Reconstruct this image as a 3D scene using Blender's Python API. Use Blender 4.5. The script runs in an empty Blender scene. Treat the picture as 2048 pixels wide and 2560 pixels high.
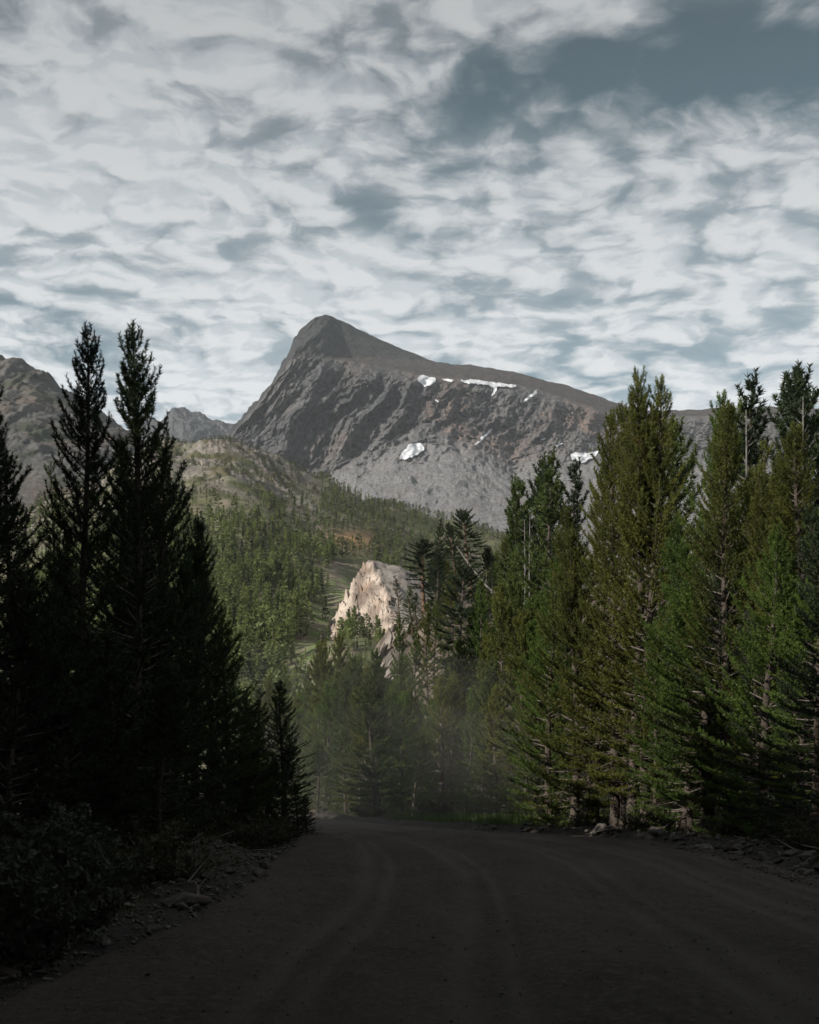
import bpy, bmesh, math, random
import numpy as np
from mathutils import Vector

random.seed(7)
rng = np.random.default_rng(7)
scene = bpy.context.scene
COL = scene.collection

# ------------------------------------------------------------------ camera
EYE = 1.6                       # eye height above the road
FOC = 3500.0                    # focal length in photo pixels (2048 wide)
HOR = 1980.0                    # photo row of the horizon
cam_d = bpy.data.cameras.new('camera')
cam = bpy.data.objects.new('camera', cam_d)
COL.objects.link(cam)
scene.camera = cam
cam.location = (0, 0, EYE)
cam.rotation_euler = (math.radians(90), 0, 0)
cam_d.sensor_fit = 'HORIZONTAL'
cam_d.sensor_width = 36.0
cam_d.lens = FOC / 2048 * 36.0
cam_d.shift_y = (HOR - 1280) / 2048
cam_d.clip_start = 0.1
cam_d.clip_end = 30000
cam_d.dof.use_dof = True
cam_d.dof.focus_distance = 700
cam_d.dof.aperture_fstop = cam_d.lens / 13.0

# ------------------------------------------------------------------ light
SUN_EL, SUN_BACK = math.radians(29), math.radians(31)   # elevation; how far behind the camera plane
to_sun = Vector((-math.cos(SUN_EL) * math.cos(SUN_BACK), -math.cos(SUN_EL) * math.sin(SUN_BACK), math.sin(SUN_EL)))
sun_d = bpy.data.lights.new('sun', 'SUN')
sun_d.energy = 5.0
sun_d.angle = math.radians(0.5)
sun_d.color = (1.0, 0.925, 0.83)
sun = bpy.data.objects.new('sun', sun_d)
COL.objects.link(sun)
sun.rotation_euler = to_sun.to_track_quat('Z', 'Y').to_euler()
sun.location = (-40, -10, 40)

world = bpy.data.worlds.new('World')
scene.world = world
world.use_nodes = True
world.cycles.sampling_method = 'MANUAL'
world.cycles.sample_map_resolution = 512
scene.view_settings.view_transform = 'Standard'
scene.view_settings.look = 'None'
scene.view_settings.exposure = 0.55
scene.view_settings.gamma = 1.0
scene.cycles.use_denoising = True
scene.cycles.max_bounces = 6
scene.cycles.diffuse_bounces = 3
scene.cycles.transmission_bounces = 3
scene.cycles.volume_bounces = 1


class NT:
    """small helper round a node tree"""
    def __init__(self, tree):
        self.t = tree
        tree.nodes.clear()

    def n(self, typ, **kw):
        nd = self.t.nodes.new(typ)
        for k, v in kw.items():
            setattr(nd, k, v)
        return nd

    def put(self, sock, v):
        if hasattr(v, 'is_output'):
            self.t.links.new(v, sock)
        else:
            sock.default_value = v

    def math(self, op, a, b=None, c=None, clamp=False):
        nd = self.n('ShaderNodeMath', operation=op, use_clamp=clamp)
        for i, v in enumerate((a, b, c)):
            if v is not None:
                self.put(nd.inputs[i], v)
        return nd.outputs[0]

    def vmath(self, op, a, b=None):
        nd = self.n('ShaderNodeVectorMath', operation=op)
        self.put(nd.inputs[0], a)
        if b is not None:
            self.put(nd.inputs[1], b)
        return nd.outputs[0]

    def noise(self, vec, scale, detail=4, rough=0.5, dist=0.0, dim='3D'):
        nd = self.n('ShaderNodeTexNoise', noise_dimensions=dim)
        self.put(nd.inputs['Vector'], vec)
        nd.inputs['Scale'].default_value = scale
        nd.inputs['Detail'].default_value = detail
        nd.inputs['Roughness'].default_value = rough
        nd.inputs['Distortion'].default_value = dist
        return nd.outputs['Fac']

    def smooth(self, v, a, b, lo=0.0, hi=1.0):
        nd = self.n('ShaderNodeMapRange', interpolation_type='SMOOTHSTEP')
        self.put(nd.inputs[0], v)
        nd.inputs[1].default_value = a
        nd.inputs[2].default_value = b
        nd.inputs[3].default_value = lo
        nd.inputs[4].default_value = hi
        return nd.outputs[0]

    def mix(self, f, a, b):
        nd = self.n('ShaderNodeMix', data_type='RGBA')
        self.put(nd.inputs[0], f)
        for s, v in ((nd.inputs[6], a), (nd.inputs[7], b)):
            if not hasattr(v, 'is_output') and len(v) == 3:
                v = (*v, 1)
            self.put(s, v)
        return nd.outputs[2]


# ---- sky: Nishita air with a broken altocumulus deck on a plane high above
def build_world():
    w = NT(world.node_tree)
    sky = w.n('ShaderNodeTexSky', sky_type='NISHITA', sun_disc=False)
    sky.sun_elevation = SUN_EL
    sky.sun_rotation = math.atan2(to_sun.x, to_sun.y)
    sky.altitude = 2900
    sky.air_density = 1.0
    sky.dust_density = 1.5
    sky.ozone_density = 1.0
    hsv = w.n('ShaderNodeHueSaturation')
    hsv.inputs['Hue'].default_value = 0.485
    hsv.inputs['Saturation'].default_value = 0.55
    hsv.inputs['Value'].default_value = 1.0
    w.put(hsv.inputs['Color'], sky.outputs[0])
    tc = w.n('ShaderNodeTexCoord')
    sep = w.n('ShaderNodeSeparateXYZ')
    w.put(sep.inputs[0], tc.outputs['Generated'])
    z = w.math('ADD', w.math('MAXIMUM', sep.outputs[2], 0.0), 0.09)
    px = w.math('DIVIDE', sep.outputs[0], z)
    py = w.math('DIVIDE', sep.outputs[1], z)
    comb = w.n('ShaderNodeCombineXYZ')
    w.put(comb.inputs[0], px)
    w.put(comb.inputs[1], py)
    comb.inputs[2].default_value = 3.7
    P = comb.outputs[0]
    # domain warp
    wn = w.n('ShaderNodeTexNoise', noise_dimensions='2D')
    w.put(wn.inputs['Vector'], P)
    wn.inputs['Scale'].default_value = 4.5
    wn.inputs['Detail'].default_value = 4
    warp = w.n('ShaderNodeVectorMath', operation='MULTIPLY_ADD')
    w.put(warp.inputs[0], wn.outputs['Color'])
    warp.inputs[1].default_value = (0.13, 0.13, 0.0)
    w.put(warp.inputs[2], P)
    Q = warp.outputs[0]
    big = w.noise(P, 1.9, 3, 0.5, dim='2D')

    def puffs(vec):
        out = None
        for sc, wt in ((6.6, 0.55), (14.5, 0.45)):
            vo = w.n('ShaderNodeTexVoronoi', feature='F1', voronoi_dimensions='2D')
            w.put(vo.inputs['Vector'], vec)
            vo.inputs['Scale'].default_value = sc
            d = vo.outputs['Distance']
            t = w.math('MULTIPLY', w.math('SUBTRACT', 1.0, w.math('MULTIPLY', d, d)), wt)
            out = t if out is None else w.math('ADD', out, t)
        f = w.noise(vec, 11.0, 7, 0.55, dim='2D')
        return w.math('MULTIPLY_ADD', f, 0.75, w.math('MULTIPLY', out, 0.55))
    cell = puffs(Q)
    cell2 = puffs(w.vmath('ADD', Q, (-0.014, 0.020, 0.0)))
    # one large opening in the deck, drawn out along the wind
    gx = w.math('DIVIDE', w.math('SUBTRACT', px, 0.34), 0.36)
    gy = w.math('DIVIDE', w.math('SUBTRACT', w.math('MULTIPLY_ADD', px, 0.12, py), 1.65), 0.105)
    gap = w.math('EXPONENT', w.math('MULTIPLY', w.math('ADD', w.math('MULTIPLY', gx, gx), w.math('MULTIPLY', gy, gy)), -1.0))
    cov = w.math('ADD', w.math('MULTIPLY', big, 0.56), w.math('MULTIPLY', gap, -0.34))
    d0 = w.math('ADD', cell, cov)
    dens = w.smooth(d0, 0.74, 1.18)
    veil = w.smooth(w.math('MULTIPLY_ADD', cell, 0.35, cov), 0.28, 0.58, 0.0, 0.50)
    alpha = w.math('MAXIMUM', w.math('MULTIPLY', dens, 0.96), veil)
    lit = w.smooth(w.math('SUBTRACT', cell, cell2), -0.075, 0.075)
    cloud = w.mix(lit, (0.66, 0.71, 0.745), (0.82, 0.845, 0.86))
    cloud = w.mix(w.smooth(d0, 0.74, 1.12), (0.56, 0.62, 0.66), cloud)
    # the deck is brightest low in the sky and greyer overhead
    fade = w.smooth(sep.outputs[2], 0.18, 0.62, 1.0, 0.48)
    fade2 = w.smooth(sep.outputs[2], 0.15, 0.60, 1.0, 0.40)
    cv = w.n('ShaderNodeCombineXYZ')
    cv2 = w.n('ShaderNodeCombineXYZ')
    for i in range(3):
        w.put(cv.inputs[i], fade)
        w.put(cv2.inputs[i], fade2)
    cloud = w.vmath('MULTIPLY', cloud, cv.outputs[0])
    skyc = w.vmath('MULTIPLY', hsv.outputs[0], (0.049, 0.077, 0.081))
    skyc = w.vmath('MULTIPLY', skyc, cv2.outputs[0])
    col = w.mix(alpha, skyc, cloud)
    bg = w.n('ShaderNodeBackground')
    w.put(bg.inputs[0], col)
    bg.inputs[1].default_value = 0.70
    out = w.n('ShaderNodeOutputWorld')
    w.put(out.inputs[0], bg.outputs[0])


build_world()

# ------------------------------------------------------------------ numpy noise
K = 1.1872                      # working-sheet pixels (1725 wide) to photo pixels


def _perm(seed):
    r = np.random.default_rng(seed)
    return r.permutation(256), r.uniform(0, 2 * np.pi, 256)


_pc = {}


def perlin(x, y, seed=0):
    if seed not in _pc:
        p, a = _perm(seed)
        _pc[seed] = (p, np.cos(a), np.sin(a))
    p, gx, gy = _pc[seed]
    x = np.asarray(x, float)
    y = np.asarray(y, float)
    xi = np.floor(x).astype(int)
    yi = np.floor(y).astype(int)
    xf = x - xi
    yf = y - yi

    def g(ix, iy, dx, dy):
        h = p[(p[ix & 255] + iy) & 255]
        return gx[h] * dx + gy[h] * dy
    u = xf * xf * xf * (xf * (xf * 6 - 15) + 10)
    v = yf * yf * yf * (yf * (yf * 6 - 15) + 10)
    a = g(xi, yi, xf, yf)
    b = g(xi + 1, yi, xf - 1, yf)
    c = g(xi, yi + 1, xf, yf - 1)
    d = g(xi + 1, yi + 1, xf - 1, yf - 1)
    return ((a * (1 - u) + b * u) * (1 - v) + (c * (1 - u) + d * u) * v) * 1.5


def fbm(x, y, octv=5, seed=0, gain=0.5):
    s = 0
    a = 1.0
    f = 1.0
    for i in range(octv):
        s = s + a * perlin(x * f + 13.1 * i, y * f - 7.7 * i, seed + i)
        a *= gain
        f *= 2.03
    return s


def ridged(x, y, octv=5, seed=0, gain=0.5):
    s = 0
    a = 1.0
    f = 1.0
    t = 0
    for i in range(octv):
        s = s + a * (1 - 2 * np.abs(perlin(x * f + 5.3 * i, y * f + 9.1 * i, seed + i)))
        t += a
        a *= gain
        f *= 2.1
    return s / t


def voronoi(x, y, seed=0):
    r = np.random.default_rng(seed + 900)
    jx, jy, jv = r.random((256,)), r.random((256,)), r.random((256,))
    p = _perm(seed + 901)[0]
    xi = np.floor(x).astype(int)
    yi = np.floor(y).astype(int)
    f1 = np.full(np.shape(x), 9.0)
    f2 = np.full(np.shape(x), 9.0)
    val = np.zeros(np.shape(x))
    for i in (-1, 0, 1):
        for j in (-1, 0, 1):
            h = p[(p[(xi + i) & 255] + yi + j) & 255]
            d = np.hypot(xi + i + jx[h] - x, yi + j + jy[h] - y)
            near = d < f1
            f2 = np.where(near, f1, np.minimum(f2, d))
            val = np.where(near, jv[h], val)
            f1 = np.where(near, d, f1)
    return f1, f2 - f1, val


def sstep(x, a, b):
    t = np.clip((x - a) / (b - a), 0, 1)
    return t * t * (3 - 2 * t)


# ------------------------------------------------------------------ mesh helpers
def mesh_np(name, v, f, smooth=False):
    v = np.ascontiguousarray(v, np.float32)
    f = np.ascontiguousarray(f, np.int32)
    k = f.shape[1]
    me = bpy.data.meshes.new(name)
    me.vertices.add(len(v))
    me.vertices.foreach_set('co', v.ravel())
    me.loops.add(f.size)
    me.loops.foreach_set('vertex_index', f.ravel())
    me.polygons.add(len(f))
    me.polygons.foreach_set('loop_start', np.arange(0, f.size, k, dtype=np.int32))
    if smooth:
        me.polygons.foreach_set('use_smooth', np.ones(len(f), bool))
    me.update(calc_edges=True)
    return me


def vattr(me, name, val):
    a = me.attributes.new(name, 'FLOAT', 'POINT')
    a.data.foreach_set('value', np.ascontiguousarray(val, np.float32).ravel())


def vcol(me, name, rgb):
    a = me.attributes.new(name, 'FLOAT_COLOR', 'POINT')
    c = np.ones((len(rgb), 4), np.float32)
    c[:, :3] = rgb
    a.data.foreach_set('color', c.ravel())


def grid_faces(nr, nc):
    i = np.arange(nr - 1)[:, None] * nc + np.arange(nc - 1)[None, :]
    i = i.ravel()
    return np.stack([i, i + 1, i + nc + 1, i + nc], 1)


def link(name, data, mat=None, parent=None, **props):
    o = bpy.data.objects.new(name, data)
    COL.objects.link(o)
    if mat is not None and not data.materials:
        data.materials.append(mat)
    if parent is not None:
        o.parent = parent
    for k, v in props.items():
        o[k] = v
    return o


# ------------------------------------------------------------------ materials
MATS = {}


def principled(name):
    m = bpy.data.materials.new(name)
    m.use_nodes = True
    w = NT(m.node_tree)
    b = w.n('ShaderNodeBsdfPrincipled')
    b.inputs['Roughness'].default_value = 0.9
    b.inputs['Specular IOR Level'].default_value = 0.15
    out = w.n('ShaderNodeOutputMaterial')
    w.put(out.inputs[0], b.outputs[0])
    MATS[name] = m
    return m, w, b, out


def bump(w, b, h, strength, dist):
    nd = w.n('ShaderNodeBump')
    nd.inputs['Strength'].default_value = strength
    nd.inputs['Distance'].default_value = dist
    w.put(nd.inputs['Height'], h)
    w.put(b.inputs['Normal'], nd.outputs[0])


def attr(w, name):
    return w.n('ShaderNodeAttribute', attribute_name=name)


def mat_mountain(name, scale=1.0):
    m, w, b, out = principled(name)
    geo = w.n('ShaderNodeNewGeometry')
    P = geo.outputs['Position']
    top = attr(w, 'top').outputs['Fac']
    talus = attr(w, 'talus').outputs['Fac']
    rust = attr(w, 'rust').outputs['Fac']
    n1 = w.noise(P, 0.012 * scale, 6, 0.6)
    n2 = w.noise(P, 0.06 * scale, 6, 0.65)
    n3 = w.noise(P, 0.22 * scale, 6, 0.75)
    rock = w.mix(w.smooth(n2, 0.35, 0.65), (0.046, 0.046, 0.049), (0.165, 0.163, 0.163))
    rock = w.mix(w.math('MULTIPLY', w.smooth(n1, 0.48, 0.66), 0.35), rock, (0.115, 0.095, 0.085))
    rock = w.mix(w.math('MULTIPLY', rust, w.smooth(n2, 0.38, 0.6)), rock, (0.205, 0.145, 0.12))
    tal = w.mix(w.smooth(n3, 0.35, 0.68), (0.115, 0.117, 0.124), (0.30, 0.30, 0.305))
    tal = w.mix(w.math('MULTIPLY', w.smooth(n1, 0.46, 0.64), 0.4), tal, (0.18, 0.158, 0.148))
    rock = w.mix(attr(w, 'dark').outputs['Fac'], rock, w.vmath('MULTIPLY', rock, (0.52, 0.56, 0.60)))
    rock = w.mix(w.math('MULTIPLY', w.smooth(n3, 0.50, 0.68), 0.75), rock, (0.24, 0.24, 0.24))
    rock = w.mix(w.math('MULTIPLY', w.smooth(n3, 0.48, 0.34), 0.7), rock, (0.03, 0.032, 0.035))
    c = w.mix(talus, rock, tal)
    tp = w.mix(w.smooth(n2, 0.35, 0.65), (0.040, 0.036, 0.034), (0.078, 0.068, 0.063))
    c = w.mix(top, c, tp)
    c = w.mix(attr(w, 'cone').outputs['Fac'], c, w.mix(w.smooth(n2, 0.35, 0.65), (0.030, 0.032, 0.033), (0.056, 0.058, 0.058)))
    w.put(b.inputs['Base Color'], c)
    h = w.math('ADD', w.math('MULTIPLY', n2, 1.0), w.math('MULTIPLY', n3, 0.45))
    bump(w, b, h, 1.0, 14.0 / scale)
    return m


def mat_simple(name, c1, c2, scale, detail=5, rough=0.6, bstr=0.5, bdist=0.02, coord='Object', c3=None, s3=1.0):
    m, w, b, out = principled(name)
    tc = w.n('ShaderNodeTexCoord')
    P = tc.outputs[coord]
    n = w.noise(P, scale, detail, rough)
    c = w.mix(w.smooth(n, 0.35, 0.66), c1, c2)
    if c3:
        c = w.mix(w.smooth(w.noise(P, s3, 3, 0.5), 0.5, 0.68), c, c3)
    w.put(b.inputs['Base Color'], c)
    bump(w, b, n, bstr, bdist)
    return m


def mat_vertexcolour(name, scale, bdist, var=0.35):
    """ground cover whose colour zones (soil, turf, rock) come with the mesh, broken up by noise"""
    m, w, b, out = principled(name)
    geo = w.n('ShaderNodeNewGeometry')
    P = geo.outputs['Position']
    c = attr(w, 'zone').outputs['Color']
    n = w.noise(P, scale, 6, 0.65)
    n2 = w.noise(P, scale * 0.17, 4, 0.6)
    k = w.math('ADD', w.math('MULTIPLY', n, 1.0), w.math('MULTIPLY', n2, 0.6))
    k = w.math('MULTIPLY_ADD', w.math('SUBTRACT', k, 0.8), 2.2 * var * 2, 1.0)
    comb = w.n('ShaderNodeCombineXYZ')
    for i in range(3):
        w.put(comb.inputs[i], k)
    w.put(b.inputs['Base Color'], w.vmath('MULTIPLY', c, comb.outputs[0]))
    bump(w, b, n, 0.9, bdist)
    return m


def mat_leaf(name, dark, light, trans=0.3, patch=1.2, rnd=0.35, dead=None):
    m, w, b, out = principled(name)
    tc = w.n('ShaderNodeTexCoord')
    n = w.noise(tc.outputs['Object'], patch, 3, 0.6)
    oi = w.n('ShaderNodeObjectInfo')
    f = w.math('ADD', w.smooth(n, 0.3, 0.7), w.math('MULTIPLY', w.math('SUBTRACT', oi.outputs['Random'], 0.5), rnd * 2))
    c = w.mix(w.math('MINIMUM', w.math('MAXIMUM', f, 0.0), 1.0), dark, light)
    if dead:
        c = w.mix(w.smooth(w.noise(tc.outputs['Object'], patch * 0.6, 2, 0.5), 0.66, 0.74), c, dead)
    w.put(b.inputs['Base Color'], c)
    b.inputs['Roughness'].default_value = 0.55
    b.inputs['Specular IOR Level'].default_value = 0.2
    tr = w.n('ShaderNodeBsdfTranslucent')
    w.put(tr.inputs[0], c)
    mx = w.n('ShaderNodeMixShader')
    mx.inputs[0].default_value = trans
    w.put(mx.inputs[1], b.outputs[0])
    w.put(mx.inputs[2], tr.outputs[0])
    w.put(out.inputs[0], mx.outputs[0])
    return m


# ================================================================== THE SETTING
PXN = 1024.0


def px_of(X, Y):
    return PXN + FOC * X / Y


def row_z(row, D):
    return (HOR - row) / FOC * D + EYE


def lut(pts, x):
    a = np.array(pts, float) * K
    return np.interp(x, a[:, 0], a[:, 1])


def polar(name, px, D, z, smooth=True):
    """terrain sheet: px (nc,) photo columns -> bearings, D (nr,nc) distances, z (nr,nc) heights"""
    a = (px - PXN) / FOC
    v = np.stack([a[None, :] * D, D, z], -1)
    return v, mesh_np(name, v.reshape(-1, 3), grid_faces(*D.shape), smooth)


# ------------------------------------------------------------------ the main mountain
RIDGE = [(200, 1080), (330, 1010), (440, 955), (475, 925), (490, 902), (520, 870), (545, 845), (570, 815), (590, 776), (607, 750), (612, 733),
         (620, 710), (632, 690), (650, 672), (665, 660), (685, 654), (700, 658), (730, 674), (780, 700), (830, 724), (870, 742), (915, 760),
         (960, 765), (1020, 772), (1080, 783), (1140, 797), (1200, 812), (1250, 830), (1290, 844), (1340, 860), (1380, 866), (1450, 862),
         (1540, 857), (1600, 855), (1650, 856), (1725, 859), (1900, 872), (2150, 900)]
EDGE = [(200, 1090), (440, 968), (475, 938), (520, 884), (560, 846), (590, 806), (610, 778), (640, 762), (700, 757), (740, 760), (800, 771),
        (850, 780), (900, 792), (960, 797), (1020, 803), (1080, 809), (1140, 823), (1200, 842), (1260, 862), (1300, 872), (1380, 880),
        (1450, 876), (1725, 874), (2150, 916)]
FOOT = [(200, 1100), (440, 985), (475, 962), (520, 985), (560, 1000), (620, 1005), (680, 985), (740, 950), (800, 920), (860, 900), (950, 890), (1020, 915), (1080, 950),
        (1140, 930), (1200, 930), (1300, 935), (1400, 950), (1725, 950), (2150, 980)]


def build_mountain():
    nc = 940
    px = np.linspace(330, 2420, nc)
    ry, ey, fy = lut(RIDGE, px), lut(EDGE, px), lut(FOOT, px)
    ey = np.maximum(ey, ry + 4)
    fy = np.maximum(fy, ey + 25)
    one = np.ones(nc)
    Dr = np.interp(px, [330, 560, 810, 1090, 1600, 2420], [3020, 3300, 3520, 3640, 3620, 3500])
    De = np.interp(px, [330, 560, 700, 810, 1090, 1600, 2420], [2990, 3250, 3270, 3290, 3300, 3420, 3300])
    Df = np.interp(px, [330, 560, 810, 1090, 1600, 2420], [2880, 2960, 3020, 3060, 3100, 3080])
    zr, ze, zf = row_z(ry, Dr), row_z(ey, De), row_z(fy, Df)
    zt, zb = row_z(1110 * K * one, 2150), 150 * one
    # a flat shelf runs in front of the summit cone
    sy = np.where(px < 1160, np.maximum(lut([(200, 1085), (475, 932), (590, 790), (620, 752), (680, 750), (740, 754), (800, 757), (915, 761)], px), ry + 2), ry * 0.55 + ey * 0.45)
    wb = sstep(px, 1030, 1150)
    sy = sy * (1 - wb) + (ry * 0.55 + ey * 0.45) * wb
    sy = np.clip(sy, ry + 1.0, ey - 1.5)
    Ds = De + (Dr - De) * np.interp(px, [700, 760, 1060, 1150], [0.5, 0.62, 0.75, 0.5])
    zs = row_z(sy, Ds)
    # along each bearing: base, talus foot, cliff foot, cliff edge, shelf, ridge, back slope
    kD = np.stack([1250 * one, 2150 * one, Df, De, Ds, Dr, Dr + 500, Dr + 1300])
    kz = np.stack([zb, zt, zf, ze, zs, zr, zr - 330, zr - 1200])
    seg = [30, 105, 150, 36, 40, 6, 4]
    S = np.concatenate([k + np.arange(n) / n for k, n in enumerate(seg)] + [[len(seg)]])
    i = np.minimum(S.astype(int), len(seg) - 1)
    t = (S - i)[:, None]
    D = kD[i] * (1 - t) + kD[i + 1] * t
    z = kz[i] * (1 - t) + kz[i + 1] * t
    # soften the kinks along the profile
    for _ in range(5):
        D[1:-1] = 0.25 * D[:-2] + 0.5 * D[1:-1] + 0.25 * D[2:]
        z[1:-1] = 0.25 * z[:-2] + 0.5 * z[1:-1] + 0.25 * z[2:]
    row = HOR - (z - EYE) / D * FOC
    X = (px - PXN)[None, :] / FOC * D
    s = S[:, None] * np.ones((1, nc))
    cliff = sstep(s, 1.35, 2.15) * (1 - sstep(s, 2.78, 3.08))
    low = sstep(s, 0.0, 1.3) * (1 - sstep(s, 1.9, 2.3))
    top = sstep(s, 2.92, 3.1)
    # the arete on the left is craggy up to its crest
    left = 1 - sstep(px, 640, 800)[None, :] * np.ones_like(s)
    summit_left = (1 - sstep(px, 800, 850)[None, :]) * np.ones_like(s)
    cliff = np.maximum(cliff, summit_left * sstep(s, 1.3, 2.0) * (1 - 0.85 * sstep(s, 3.6, 4.9)))
    cliff *= 1 - sstep(s, 5.0, 5.2)
    top = top * (1 - 0.85 * summit_left)
    u = X - 0.50 * (z - 700)            # ribs lean: down to the left
    wv = fbm(X / 230, z / 230, 5, 40) * 24
    msk = np.clip(0.65 + 0.9 * fbm(X / 190, z / 170, 3, 43), 0.1, 1.6)
    ribs = ridged((u + wv) / 150, z / 620, 5, 11, 0.58)
    ribs2 = ridged((u + wv) / 55, z / 190, 4, 21, 0.6)
    crag = ridged(X / 26 + wv / 60, z / 30, 4, 31, 0.6)
    f1, e1, cv = voronoi(X / 21 + wv / 60, z / 30, 5)
    f3, e3, cv3 = voronoi(X / 8, z / 11, 8)
    big_west = np.interp(px, [330, 560, 1000, 1250, 2420], [1.0, 1.5, 1.25, 0.8, 0.55])[None, :]
    dD = cliff * (-(ribs + 0.1) * 125 * big_west - ribs2 * 44 * msk - crag * 26 - (cv - 0.5) * 20 - (cv3 - 0.5) * 10)
    dD += low * (-ridged(X / 90, z / 110, 5, 51) * 18 - crag * 9 - (cv - .5) * 6 - (cv3 - .5) * 4)
    D2 = D + dD
    z = EYE + (z - EYE) * D2 / D          # ribs stand out towards the viewer without lifting the skyline
    z2 = z + low * fbm(X / 60, D / 60, 4, 61) * 7 + cliff * fbm(X / 30, z / 30, 4, 65) * 6
    z2 += top * (1 - sstep(s, 5.0, 5.4)) * fbm(X / 45, D / 45, 5, 71) * 3.0
    # crest line: teeth on the arete, smooth on the whaleback
    crest = np.exp(-((s - 5.0) / 0.35) ** 2)
    z2 += crest * (left * 0 + (1 - sstep(px, 715, 775)[None, :])) * (ridged(X / 22, X * 0 + 3, 4, 81) * 13 + fbm(X / 9, X * 0, 2, 85) * 4)
    z2 += crest * sstep(px, 1560, 1700)[None, :] * fbm(X / 60, X * 0, 3, 88) * 4
    v, me = polar('mountain', px, D2, z2, False)
    rust = sstep(fbm(X / 170, z / 130, 4, 91), 0.02, 0.5) * sstep(px, 560, 1150)[None, :] * (1 - 0.7 * sstep(px, 1500, 1700)[None, :])
    rust = np.maximum(rust, 0.9 * np.exp(-((px[None, :] - 1270) / 110) ** 2 - ((row - 1150) / 80) ** 2))
    cone = sstep(s, 4.0, 4.15) * (1 - sstep(px, 1040, 1100)[None, :])
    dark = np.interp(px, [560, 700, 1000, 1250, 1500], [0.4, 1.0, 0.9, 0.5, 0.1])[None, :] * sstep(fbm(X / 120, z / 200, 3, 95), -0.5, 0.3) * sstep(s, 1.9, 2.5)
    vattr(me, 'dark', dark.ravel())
    vattr(me, 'cone', cone.ravel())
    vattr(me, 'top', top.ravel())
    vattr(me, 'talus', (1 - sstep(s, 1.55, 2.0)).ravel())
    vattr(me, 'rust', np.clip(rust, 0, 1).ravel())
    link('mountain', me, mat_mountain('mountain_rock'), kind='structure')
    return v


MV = build_mountain()


def in_poly(x, y, poly):
    p = np.array(poly, float)
    q = np.roll(p, -1, 0)
    ins = np.zeros(x.shape, bool)
    for (x0, y0), (x1, y1) in zip(p, q):
        c = ((y0 > y) != (y1 > y)) & (x < (x1 - x0) * (y - y0) / (y1 - y0 + 1e-9) + x0)
        ins ^= c
    return ins


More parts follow.
